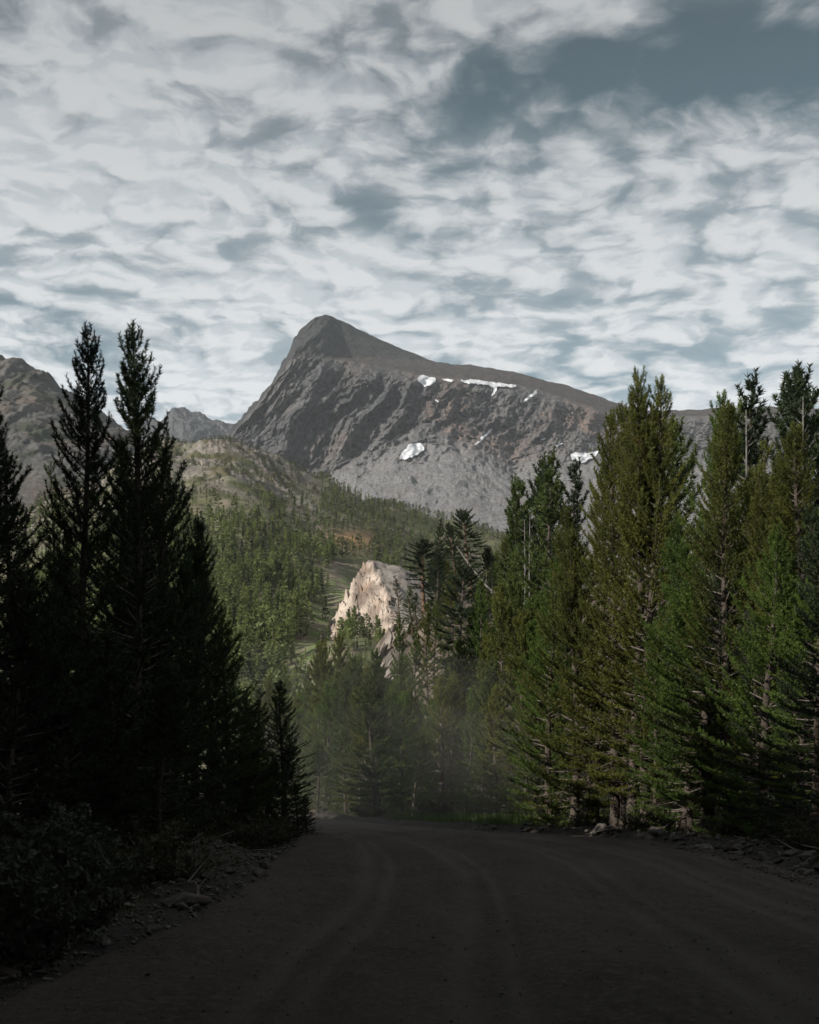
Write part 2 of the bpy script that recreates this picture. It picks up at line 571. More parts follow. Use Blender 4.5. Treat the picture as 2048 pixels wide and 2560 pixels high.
def build_snow():
    m, w, b, out = principled('snow')
    geo = w.n('ShaderNodeNewGeometry')
    n = w.noise(geo.outputs['Position'], 0.12, 5, 0.6)
    w.put(b.inputs['Base Color'], w.mix(w.smooth(n, 0.3, 0.7), (0.38, 0.40, 0.44), (0.60, 0.61, 0.635)))
    bump(w, b, n, 0.4, 2.0)
    row = HOR - (MV[..., 2] - EYE) / MV[..., 1] * FOC
    col = px_of(MV[..., 0], MV[..., 1])
    patches = [
        ([(997, 1149), (1003, 1133), (1016, 1121), (1022, 1110), (1040, 1107), (1052, 1108), (1063, 1118), (1060, 1125), (1040, 1139), (1012, 1148)],
         'large white snow patch on the scree below the dark cliffs'),
        ([(1042, 945), (1052, 938), (1066, 938), (1080, 943), (1090, 946), (1089, 956), (1075, 963), (1062, 968), (1054, 957), (1046, 953)],
         'small white snow patch at the left end of the cliff edge'),
        ([(1105, 946), (1120, 946), (1135, 950), (1128, 955), (1108, 951)], 'tiny snow fleck between the two snow patches on the cliff edge'),
        ([(1150, 950), (1180, 948), (1215, 953), (1250, 957), (1290, 962), (1288, 968), (1245, 966), (1238, 985), (1229, 991), (1233, 970), (1220, 962), (1160, 958)],
         'long thin snow band along the cliff edge with a spur hanging down'),
        ([(1305, 1003), (1318, 992), (1335, 979), (1345, 974), (1340, 985), (1322, 998), (1310, 1007)], 'slanting snow streak below the right part of the plateau'),
        ([(1185, 1112), (1202, 1095), (1222, 1076), (1235, 1068), (1228, 1080), (1208, 1098), (1190, 1114)], 'narrow snow streak lying in the slanting reddish gully'),
        ([(1424, 1136), (1440, 1130), (1470, 1132), (1500, 1126), (1490, 1140), (1478, 1148), (1452, 1158), (1440, 1148), (1430, 1150)],
         'ragged white snow patch low on the slope beside the tall right pines'),
        ([(1386, 1112), (1400, 1107), (1409, 1106), (1404, 1113), (1392, 1116)], 'tiny snow fleck left of the ragged low snow patch'),
        ([(1350, 1098), (1362, 1095), (1366, 1099), (1352, 1101)], 'smallest snow fleck up the scree from the ragged low patch'),
        ([(1088, 998), (1096, 1000), (1098, 1007), (1090, 1004)], 'little snow fleck on the dark cliff under the edge patch'),
    ]
    for poly, lab in patches:
        p = np.array(poly, float)
        sel = (col > p[:, 0].min() - 12) & (col < p[:, 0].max() + 12) & (row > p[:, 1].min() - 12) & (row < p[:, 1].max() + 12)
        sel[:30] = False
        sel[360:] = False
        rr, cc = np.where(sel)
        if len(rr) == 0:
            continue
        r0, r1, c0, c1 = rr.min(), rr.max() + 1, cc.min(), cc.max() + 1
        V = MV[r0:r1 + 1, c0:c1 + 1]
        up = 3
        nr, ncl = (V.shape[0] - 1) * up + 1, (V.shape[1] - 1) * up + 1
        a = np.linspace(0, V.shape[0] - 1, nr)
        bb = np.linspace(0, V.shape[1] - 1, ncl)
        ia = np.minimum(a.astype(int), V.shape[0] - 2)
        ib = np.minimum(bb.astype(int), V.shape[1] - 2)
        fa = (a - ia)[:, None, None]
        fb = (bb - ib)[None, :, None]
        W = (V[ia][:, ib] * (1 - fa) + V[ia + 1][:, ib] * fa) * (1 - fb) + (V[ia][:, ib + 1] * (1 - fa) + V[ia + 1][:, ib + 1] * fa) * fb
        # snow fills the hollows: smooth it and lift it off the rock
        for _ in range(26):
            W[1:-1, 1:-1] = 0.25 * (W[:-2, 1:-1] + W[2:, 1:-1] + W[1:-1, :-2] + W[1:-1, 2:])
        W[..., 1] -= 6.0
        W[..., 2] += 1.5
        x = px_of(W[..., 0], W[..., 1])
        y = HOR - (W[..., 2] - EYE) / W[..., 1] * FOC
        wob = 2.2
        ins = in_poly(x + wob * fbm(x / 9, y / 9, 2, 7), y + wob * fbm(x / 9 + 40, y / 9, 2, 8), poly)
        F = grid_faces(nr, ncl)
        q = ins[:-1, :-1] & ins[1:, :-1] & ins[:-1, 1:] & ins[1:, 1:]
        lab_id = np.where(q, np.arange(q.size).reshape(q.shape) + 1, 0)       # grow labels: keep the one largest piece
        for _ in range(400):
            g = lab_id.copy()
            g[1:] = np.maximum(g[1:], lab_id[:-1])
            g[:-1] = np.maximum(g[:-1], lab_id[1:])
            g[:, 1:] = np.maximum(g[:, 1:], lab_id[:, :-1])
            g[:, :-1] = np.maximum(g[:, :-1], lab_id[:, 1:])
            g = np.where(q, g, 0)
            if (g == lab_id).all():
                break
            lab_id = g
        ids, cnt = np.unique(lab_id[q], return_counts=True)
        if len(ids) == 0:
            continue
        F = F[(lab_id == ids[cnt.argmax()]).ravel()]
        used, inv = np.unique(F, return_inverse=True)
        me = mesh_np('snow_patch', W.reshape(-1, 3)[used], inv.reshape(F.shape), True)
        link('snow_patch', me, m, label=lab, category='snow patch', group='snow patches on the mountain')


build_snow()


# ------------------------------------------------------------------ distant peak and left ridge
def build_far_peak():
    nc = 320
    px = np.linspace(250, 800, nc)
    y = lut([(200, 940), (290, 900), (320, 884), (337, 886), (350, 873), (365, 865), (385, 862), (405, 867), (430, 875), (450, 886), (475, 893), (492, 897), (540, 925), (700, 990)], px)
    one = np.ones(nc)
    kD = np.stack([3900 * one, 4700 * one, 5400 * one, 6200 * one])
    kz = np.stack([100 * one, row_z(y + 75, 4700), row_z(y, 5400), 300 * one])
    S = np.concatenate([np.arange(20) / 20, 1 + np.arange(110) / 110, 2 + np.arange(11) / 10])
    i = np.minimum(S.astype(int), 2)
    t = (S - i)[:, None]
    D = kD[i] * (1 - t) + kD[i + 1] * t
    z = kz[i] * (1 - t) + kz[i + 1] * t
    X = (px - PXN)[None, :] / FOC * D
    s = S[:, None]
    D = D - sstep(s, 0.6, 1.2) * (1 - sstep(s, 1.8, 2.0)) * (ridged((X + .4 * z) / 190, z / 300, 5, 14) * 120)
    z = z + np.exp(-((s - 2) / .3) ** 2) * fbm(X / 60, X * 0, 4, 17) * 14 + sstep(s, .5, 1.5) * fbm(X / 60, D / 60, 4, 19) * 9
    v, me = polar('distant_peak', px, D, z)
    n = v.shape[0] * v.shape[1]
    vattr(me, 'top', np.zeros(n))
    vattr(me, 'talus', np.zeros(n))
    vattr(me, 'rust', np.zeros(n))
    vattr(me, 'dark', np.ones(n))  # haze of distance put into the rock colour: darker and bluer
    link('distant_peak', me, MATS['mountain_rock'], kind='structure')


def build_left_ridge():
    nc = 420
    px = np.linspace(-520, 640, nc)
    y = lut([(-450, 700), (-150, 735), (0, 747), (20, 750), (50, 760), (75, 772), (100, 791), (130, 812), (160, 833), (200, 858), (240, 884), (300, 930), (380, 985), (560, 1090)], px)
    one = np.ones(nc)
    kD = np.stack([900 * one, 1500 * one, 2000 * one, 2700 * one])
    kz = np.stack([60 * one, row_z(1190 + 0.25 * (y - 887), 1500), row_z(y, 2000), 200 * one])
    S = np.concatenate([np.arange(60) / 60, 1 + np.arange(160) / 160, 2 + np.arange(11) / 10])
    i = np.minimum(S.astype(int), 2)
    t = (S - i)[:, None]
    D = kD[i] * (1 - t) + kD[i + 1] * t
    z = kz[i] * (1 - t) + kz[i + 1] * t
    X = (px - PXN)[None, :] / FOC * D
    s = S[:, None] * np.ones((1, nc))
    D = D - sstep(s, 0.7, 1.3) * (1 - sstep(s, 1.85, 2.0)) * (ridged((X - .3 * z) / 110, z / 160, 5, 24) * 24 + ridged(X / 25, z / 30, 3, 29) * 7)
    z = z + np.exp(-((s - 2) / .3) ** 2) * fbm(X / 25, X * 0, 4, 27) * 6 + sstep(s, .5, 1.5) * fbm(X / 30, D / 30, 4, 26) * 4
    v, me = polar('ridge', px, D, z)
    shrub = sstep(fbm(X / 60, z / 45, 5, 28), 0.05, 0.5)[..., None]
    rust = sstep(fbm(X / 90 + 7, z / 70, 4, 30), -0.1, 0.6)[..., None]
    c = np.array([0.075, 0.074, 0.072]) * (1 - rust) + np.array([0.098, 0.082, 0.070]) * rust
    c = c * (1 - shrub) + np.array([0.042, 0.048, 0.034]) * shrub
    vcol(me, 'zone', c.reshape(-1, 3))
    link('ridge', me, mat_vertexcolour('ridge_cover', 0.12, 4.0, 0.4), kind='structure')


build_far_peak()
build_left_ridge()

# ------------------------------------------------------------------ forested hill
CREST = [(-250, 1160), (60, 1090), (200, 1020), (290, 955), (335, 927), (362, 923), (385, 932), (430, 930), (480, 932), (510, 941), (560, 959), (600, 980), (650, 1001), (690, 1014), (720, 1029),
         (760, 1049), (820, 1061), (870, 1071), (920, 1086), (960, 1092), (1000, 1102), (1060, 1117), (1200, 1160), (1500, 1230), (2000, 1300)]


def hill_crest(px):
    return (HOR - lut(CREST, px) - 8) / FOC, np.interp(px, [0, 400, 900, 1200, 2300], [830, 880, 930, 1150, 1500])


def hill_z(X, Y):
    px = px_of(X, Y)
    ct, Dc = hill_crest(px)
    s = (Y - 200) / (Dc - 200)
    g = np.interp(s, [-0.4, -0.1, 0, .2, .4, .6, .8, 1.0, 1.12, 1.5, 2.2], [-0.25, 0.0, .07, .31, .57, .765, .90, 1.0, 0.985, 0.72, 0.3])
    z = g * ct * Y + EYE - 4.0 * (1 - sstep(s, 0.0, 0.12))
    a = sstep(s, 0.0, 0.3)
    z = z + a * (fbm(X / 55, Y / 70, 5, 100) * 4.5)
    # benches and little cliffs on the open upper left shoulder
    sh = sstep(s, 0.72, 0.85) * (1 - sstep(s, 0.98, 1.06)) * (1 - sstep(px, 640, 900))
    z = z + sh * (ridged(X / 30 + fbm(X / 40, Y / 40, 2, 9), Y / 24, 5, 110, 0.6) * 7.5)
    z = z + 11.0 * np.exp(-((X + 7) / 24) ** 2 - ((Y - 372) / 34) ** 2)
    # rounded scree knob behind the pale crag
    z = z + 13.0 * np.exp(-((X + 2) / 17) ** 2 - ((Y - 545) / 30) ** 2)
    return z


def build_hill():
    nc, nr = 480, 290
    px = np.linspace(-150, 2150, nc)
    s = np.concatenate([np.linspace(-0.12, 0, 16), np.linspace(0.012, 1.1, nr - 36), np.linspace(1.14, 2.1, 20)])[:, None]
    ct, Dc = hill_crest(px)
    D = 200 + s * (Dc - 200)[None, :]
    X = (px - PXN)[None, :] / FOC * D
    z = hill_z(X, D)
    v, me = polar('hill', px, D, z)
    row = HOR - (z - EYE) / D * FOC
    P = px[None, :] * np.ones_like(row)
    soil = np.array([0.155, 0.13, 0.10])
    litter = np.array([0.105, 0.108, 0.058])
    turf = np.array([0.085, 0.115, 0.045])
    rock = np.array([0.19, 0.172, 0.155])
    straw = np.array([0.27, 0.165, 0.085])
    n = fbm(X / 24, D / 34, 5, 120)
    m1 = sstep(n, -0.1, 0.5)[..., None]
    c = litter * (1 - m1) + soil * m1
    shoulder = (sstep(s, 0.66, 0.82) * (1 - sstep(P, 680, 980)))[..., None]
    rk = (sstep(ridged(X / 30, D / 24, 4, 122), 0.22, 0.5))[..., None] * shoulder
    c = c * (1 - shoulder * .8) + np.array([0.070, 0.068, 0.038]) * shoulder * .8
    c = c * (1 - rk) + rock * rk
    gr = (sstep(fbm(X / 18 + 9, D / 22, 4, 124), 0.1, 0.5))[..., None] * 0.35
    c = c * (1 - gr) + turf * gr
    st = np.exp(-((P - 880) / 60) ** 2 - ((row - 1350) / 22) ** 2)[..., None]
    c = c * (1 - st) + straw * st
    # grassy gully running down the left foot of the crag
    gp = np.interp(row, [1380, 1480, 1560, 1640, 1760], [900, 850, 800, 790, 760])
    gu = (np.exp(-((P - gp) / 42) ** 2) * sstep(row, 1400, 1470))[..., None]
    m2 = sstep(fbm(X / 6, D / 9, 4, 126), -0.35, 0.25)[..., None]
    c = c * (1 - gu) + (np.array([0.095, 0.135, 0.045]) * m2 + np.array([0.14, 0.125, 0.09]) * (1 - m2)) * gu
    kn = np.exp(-((X + 2) / 20) ** 2 - ((D - 540) / 34) ** 2)[..., None]
    c = c * (1 - kn) + np.array([0.21, 0.17, 0.14]) * kn
    vcol(me, 'zone', np.clip(c, 0.02, 1).reshape(-1, 3))
    link('hill', me, mat_vertexcolour('hill_cover', 0.55, 0.8, 0.35), kind='structure')


build_hill()


# ------------------------------------------------------------------ pale crag on the hill
def crag_z(X, Y):
    xc = np.interp(Y, [380, 388, 452, 520], [-1.5, -3.2, -13.6, -8.0])
    zc = np.interp(Y, [366, 380, 388, 410, 435, 452, 470, 520], [18, 38, 47.5, 57.5, 69, 75.5, 76, 74])
    wt = np.interp(Y, [380, 392, 452, 520], [0.5, 1.0, 9.5, 14.0])        # width of the flat top
    xc = xc + fbm(Y / 7, X * 0 + 2, 3, 130) * 1.6
    dx = X - xc
    base = zc - 1.75 * np.maximum(-dx, 0) - 0.55 * np.maximum(dx - wt, 0) - 0.10 * np.clip(dx, 0, wt)
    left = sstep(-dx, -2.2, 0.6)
    q = X * 0.8 + Y * 0.25
    lay = ridged((X - 0.5 * Y) / 7.5, (base) / 9, 4, 131, 0.55) * 2.6
    f1, e1, cv = voronoi(X / 3.1 + fbm(X / 5, Y / 5, 2, 3), base / 2.6 + Y / 8, 15)
    f2, e2, cv2 = voronoi(X / 1.2, base / 1.1 + Y / 3, 18)
    rough = lay + (cv - 0.5) * 2.7 - 2.2 * np.exp(-e1 * 8) + (cv2 - .5) * 1.5 - 0.8 * np.exp(-e2 * 9) + fbm(X / 1.5, Y / 1.5, 3, 19) * 0.35
    smoothside = fbm(X / 9, Y / 9, 4, 137) * 1.2 + ridged((X + Y) / 16, Y / 16, 3, 138) * 0.9
    tb = (base + 0.55 * X + fbm(X / 6, Y / 6, 3, 132) * 2.0) / 3.4         # slanting ledges
    ft = tb - np.floor(tb)
    ledge = (sstep(ft, 0.35, 1.0) - ft) * 3.4 * 0.9
    rough = rough + ledge
    return base + left * rough + (1 - left) * smoothside, left


def build_crag():
    x = np.linspace(-40, 24, 240)
    y = np.concatenate([np.linspace(366, 462, 250), np.linspace(463, 520, 24)])
    X, Y = np.meshgrid(x, y)
    z, left = crag_z(X, Y)
    hz = hill_z(X, Y)
    v = np.stack([X, Y, z], -1).reshape(-1, 3)
    F = grid_faces(*X.shape)
    keep = (z > hz - 3).ravel()[F].any(1)
    F = F[keep]
    used, inv = np.unique(F, return_inverse=True)
    me = mesh_np('rock_outcrop', v[used], inv.reshape(F.shape), False)
    n = sstep(fbm(X / 6, z / 5, 4, 140), -0.4, 0.5)[..., None]
    c = np.array([0.15, 0.122, 0.102]) * (1 - n) + np.array([0.40, 0.34, 0.29]) * n
    o = sstep(fbm(X / 4 + 30, z / 4, 3, 141), 0.15, 0.55)[..., None]
    c = c * (1 - o * .6) + np.array([0.26, 0.18, 0.13]) * o * .5
    scree = np.array([0.17, 0.155, 0.14])  # shade of the crag's right side put into a flat greyer colour
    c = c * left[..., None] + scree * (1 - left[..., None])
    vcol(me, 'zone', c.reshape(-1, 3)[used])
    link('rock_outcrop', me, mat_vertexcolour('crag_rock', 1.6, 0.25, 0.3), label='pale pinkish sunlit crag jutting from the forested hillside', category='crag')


build_crag()

# ------------------------------------------------------------------ road, ground, knoll
RL = [(-3.6, -14), (-3.5, 5), (-3.3, 12), (-2.95, 18), (-3.05, 25), (-3.4, 32), (-3.6, 42), (-4.2, 52), (-6.5, 66), (-11, 84), (-18, 102), (-30, 122)]
RR = [(7.0, -14), (7.2, 5), (7.4, 15), (7.8, 25), (8.6, 36), (8.4, 46), (6.2, 53), (2.9, 58.5), (-.5, 67), (-5.4, 87), (-12, 106), (-24, 128)]


def XL(Y):
    a = np.array(RL)
    return np.interp(Y, a[:, 1], a[:, 0])


def XR(Y):
    a = np.array(RR)
    return np.interp(Y, a[:, 1], a[:, 0])


def road_rel(X, Y):
    wob = fbm(Y / 3.1, X * 0 + 1, 3, 150) * 0.28
    return XL(Y) - X + wob, X - XR(Y) + wob          # >0: outside to the left / right


def road_z(X, Y):
    u = X + 0.0 * Y
    ruts = 0.03 * np.sin((X - XR(Y)) * 2.1 + fbm(X / 6, Y / 14, 2, 160) * 1.6) * np.exp(-((X - 4) / 4) ** 2)
    return fbm(X / 3, Y / 6, 4, 161) * 0.03 + fbm(X / .35, Y / .35, 3, 162) * 0.010 + ruts


def ground_z(X, Y):
    X = np.asarray(X, float)
    Y = np.asarray(Y, float)
    dl, dr = road_rel(X, Y)
    z = -0.09 + 0 * X
    inside = (1 - sstep(np.maximum(dl, dr), -0.5, 0.0))
    dl_ = np.clip(dl, 0, 60)
    dr_ = np.clip(dr, 0, 60)
    near = (Y < 140)
    z = z - near * 0.95 * sstep(dl_, 0.2, 4.5) * (1 - sstep(Y, 44, 60))
    z = z + near * (0.34 * np.exp(-((dr_ - 0.55) / 0.5) ** 2) * (dr > 0) + 0.22 * sstep(dr_, 1.0, 3.0))
    berm = np.exp(-((Y - 28.5) / 5.0) ** 2) * np.exp(-((dl - 1.0) / 0.9) ** 2) * (dl > -0.6)
    berm2 = np.exp(-((Y - 20.5) / 2.2) ** 2) * np.exp(-((dl - 2.3) / 0.8) ** 2)
    z = z + 0.78 * berm + 0.75 * berm2
    out = sstep(np.maximum(dl, dr), 0.0, 1.2)
    z = z + out * (fbm(X / 4, Y / 4, 4, 170) * 0.16 + fbm(X / 0.8, Y / 0.8, 3, 171) * 0.05)
    far = sstep(Y, 105, 240)
    return z - 0.10 * inside + far * 3.0


def knoll_z(X, Y):
    H = np.interp(X, [-12, -8.2, -6.2, -4.4, -3.2, 0, 2.5, 6, 9, 14, 25, 45, 90], [-8, 0, 6.5, 11.5, 16, 18.6, 20.6, 21.8, 21.2, 21, 23, 24, 16])
    ramp = np.interp(Y, [88, 100, 112, 125, 138, 150, 175, 215], [-0.06, .06, .34, .68, .93, 1.0, .97, -0.1])
    # the left end is a slabby cliff that leans back to the right
    z = H * ramp
    c = sstep(z, 1.5, 5)
    slab = ridged((X * 0.9 - z * 0.55) / 3.4, Y / 20 + z / 30, 4, 181, 0.55) * 1.1
    f1, e1, cv = voronoi(X / 2.2 + fbm(X / 5, Y / 5, 2, 183) * 1.2, Y / 3.2 + z / 3.0, 33)
    fs, es, cs = voronoi((X - z * .55) / .8, Y / 1.6 + z / 2.2, 35)
    return z + c * (slab + (cs - .5) * .7 - .35 * np.exp(-es * 8) + (cv - 0.5) * 0.7 - 0.3 * np.exp(-e1 * 10) + fbm(X / 6, Y / 6, 4, 185) * 0.9)


def build_ground():
    def axis(lo, hi, step, far, n):
        mid = np.arange(lo, hi, step)
        g = np.geomspace(step * 1.2, far, n)
        return np.concatenate([lo - np.cumsum(g)[::-1], mid, mid[-1] + np.cumsum(g)])
    x = axis(-30, 32, 0.34, 900, 30)
    y = axis(-10, 112, 0.45, 900, 30)
    X, Y = np.meshgrid(x, y)
    z = ground_z(X, Y)
    v = np.stack([X, Y, z], -1).reshape(-1, 3)
    me = mesh_np('ground', v, grid_faces(*X.shape), True)
    dl, dr = road_rel(X, Y)
    edge = 1 - sstep(np.maximum(dl, dr), 0.6, 2.6)
    c = np.array([0.026, 0.022, 0.016])[None, None] * (1 - edge[..., None]) + np.array([0.034, 0.030, 0.026]) * edge[..., None]
    vcol(me, 'zone', c.reshape(-1, 3))
    link('ground', me, mat_vertexcolour('forest_floor', 5.0, 0.12, 0.45), kind='structure')
    # the road
    t = np.linspace(0, len(RL) - 1, 620)
    k = np.arange(len(RL))
    l = np.stack([np.interp(t, k, np.array(RL)[:, i]) for i in (0, 1)], 1)
    r = np.stack([np.interp(t, k, np.array(RR)[:, i]) for i in (0, 1)], 1)
    for _ in range(25):
        l[1:-1] = .25 * l[:-2] + .5 * l[1:-1] + .25 * l[2:]
        r[1:-1] = .25 * r[:-2] + .5 * r[1:-1] + .25 * r[2:]
    s = np.linspace(-0.02, 1.02, 200)
    XY = l[:, None] * (1 - s)[None, :, None] + r[:, None] * s[None, :, None]
    X, Y = XY[..., 0], XY[..., 1]
    edge = np.minimum(s + 0.02, 1.02 - s)[None, :] * np.ones_like(X)
    z = road_z(X, Y) - 0.16 * (1 - sstep(edge, 0.0, 0.05))
    lane = np.zeros_like(X)
    for c0, wd in ((.20, .016), (.24, .012), (.36, .018), (.40, .010), (.575, .016), (.62, .018), (.74, .016), (.785, .020), (.86, .012), (.91, .018)):
        wob = fbm(Y / 13 + c0 * 8, Y * 0, 2, 165) * .014
        lane = np.maximum(lane, np.exp(-((s[None, :] - c0 - wob) / wd) ** 2))
    z = z - 0.05 * lane + 0.03 * (1 - lane) * fbm(X / .5, Y / .9, 3, 166)
    me = mesh_np('road', np.stack([X, Y, z], -1).reshape(-1, 3), grid_faces(*X.shape), True)
    vattr(me, 'lane', lane)
    m, w, b, out = principled('road_gravel')
    geo = w.n('ShaderNodeNewGeometry')
    P = geo.outputs['Position']
    st = w.vmath('MULTIPLY', P, (1.0, 0.22, 1.0))
    n1 = w.noise(st, 0.7, 4, 0.55)
    n2 = w.noise(P, 9.0, 6, 0.7)
    n3 = w.noise(P, 45.0, 4, 0.7)
    c = w.mix(w.smooth(n1, 0.35, 0.65), (0.046, 0.036, 0.030), (0.072, 0.059, 0.050))
    c = w.mix(w.math('MULTIPLY', w.smooth(n2, 0.45, 0.66), 0.8), c, (0.115, 0.099, 0.087))
    c = w.mix(w.math('MULTIPLY', w.smooth(n3, 0.50, 0.66), 0.85), c, (0.024, 0.020, 0.017))
    c = w.mix(w.math('MULTIPLY', attr(w, 'lane').outputs['Fac'], w.smooth(n1, 0.25, 0.55, 0.25, 0.95)), c, (0.090, 0.078, 0.068))
    w.put(b.inputs['Base Color'], c)
    bump(w, b, w.math('ADD', n2, w.math('MULTIPLY', n3, 0.6)), 1.0, 0.05)
    link('road', me, m, kind='structure')


build_ground()


def build_knoll():
    x = np.concatenate([np.linspace(-12, 12, 150), np.linspace(12.4, 85, 130)])
    y = np.linspace(90, 212, 230)
    X, Y = np.meshgrid(x, y)
    z = knoll_z(X, Y)
    me = mesh_np('rocky_knoll', np.stack([X, Y, z], -1).reshape(-1, 3), grid_faces(*X.shape), False)
    gx = np.gradient(z, x, axis=1)
    gy = np.gradient(z, y, axis=0)
    steep = sstep(np.hypot(gx, gy), 0.7, 1.5)[..., None]
    n = sstep(fbm(X / 5, Y / 5, 4, 190), -0.2, 0.5)[..., None]
    soil = np.array([0.075, 0.06, 0.045]) * (1 - n) + np.array([0.16, 0.13, 0.11]) * n
    rock = np.array([0.075, 0.065, 0.057]) * (1 - n) + np.array([0.17, 0.145, 0.125]) * n
    vcol(me, 'zone', (soil * (1 - steep) + rock * steep).reshape(-1, 3))
    link('rocky_knoll', me, mat_vertexcolour('knoll_rock', 1.3, 0.25, 0.35), kind='structure')


build_knoll()


def land_z(X, Y):
    """height of the land a plant stands on"""
    X = np.asarray(X, float)
    Y = np.asarray(Y, float)
    z = ground_z(X, Y)
    z = np.maximum(z, np.where((Y > 90) & (Y < 212) & (X > -12) & (X < 85), knoll_z(X, Y), -99))
    z = np.maximum(z, np.where(Y > 120, hill_z(X, np.maximum(Y, 100)), -99))
    return z


# ================================================================== VEGETATION
def unit(a):
    return a / np.maximum(np.linalg.norm(a, axis=-1, keepdims=True), 1e-9)


def tubes(paths, radii, sides=4):
    """paths: list of (n,3); radii: list of (n,) -> verts, quads"""
    V, F = [], []
    base = 0
    ang = np.linspace(0, 2 * np.pi, sides, endpoint=False)
    for p, r in zip(paths, radii):
        p = np.asarray(p, float)
        t = unit(np.gradient(p, axis=0))
        ref = np.where(np.abs(t[:, 2:3]) > 0.9, np.array([[1., 0, 0]]), np.array([[0, 0, 1.]]))
        s = unit(np.cross(t, ref))
        b = np.cross(s, t)
        ring = p[:, None] + (np.cos(ang)[None, :, None] * s[:, None] + np.sin(ang)[None, :, None] * b[:, None]) * np.asarray(r)[:, None, None]
        n = len(p)
        V.append(ring.reshape(-1, 3))
        i = np.arange(n - 1)[:, None] * sides + np.arange(sides)[None, :]
        j = np.arange(n - 1)[:, None] * sides + (np.arange(sides)[None, :] + 1) % sides
        F.append(np.stack([i, j, j + sides, i + sides], -1).reshape(-1, 4) + base)
        base += n * sides
    return np.concatenate(V), np.concatenate(F)


def needles(start, direc, length, per, nlen, nwid, r, spread=0.85):
    """bottle-brush needles round shoots: thin triangles"""
    n = len(start)
    cnt = np.maximum(3, (per * length).astype(int))
    idx = np.repeat(np.arange(n), cnt)
    m = len(idx)
    t = r.random(m) ** 0.8
    base = start[idx] + direc[idx] * (t * length[idx])[:, None]
    rad = unit(np.cross(direc[idx], r.normal(size=(m, 3))))
    d = unit(direc[idx] * 0.75 + rad * spread + np.array([0, 0, 0.12]))
    L = nlen * r.uniform(0.7, 1.2, m)
    w = unit(np.cross(d, r.normal(size=(m, 3)))) * (nwid * 0.5)
    v = np.stack([base - w, base + w, base + d * L[:, None]], 1).reshape(-1, 3)
    return v


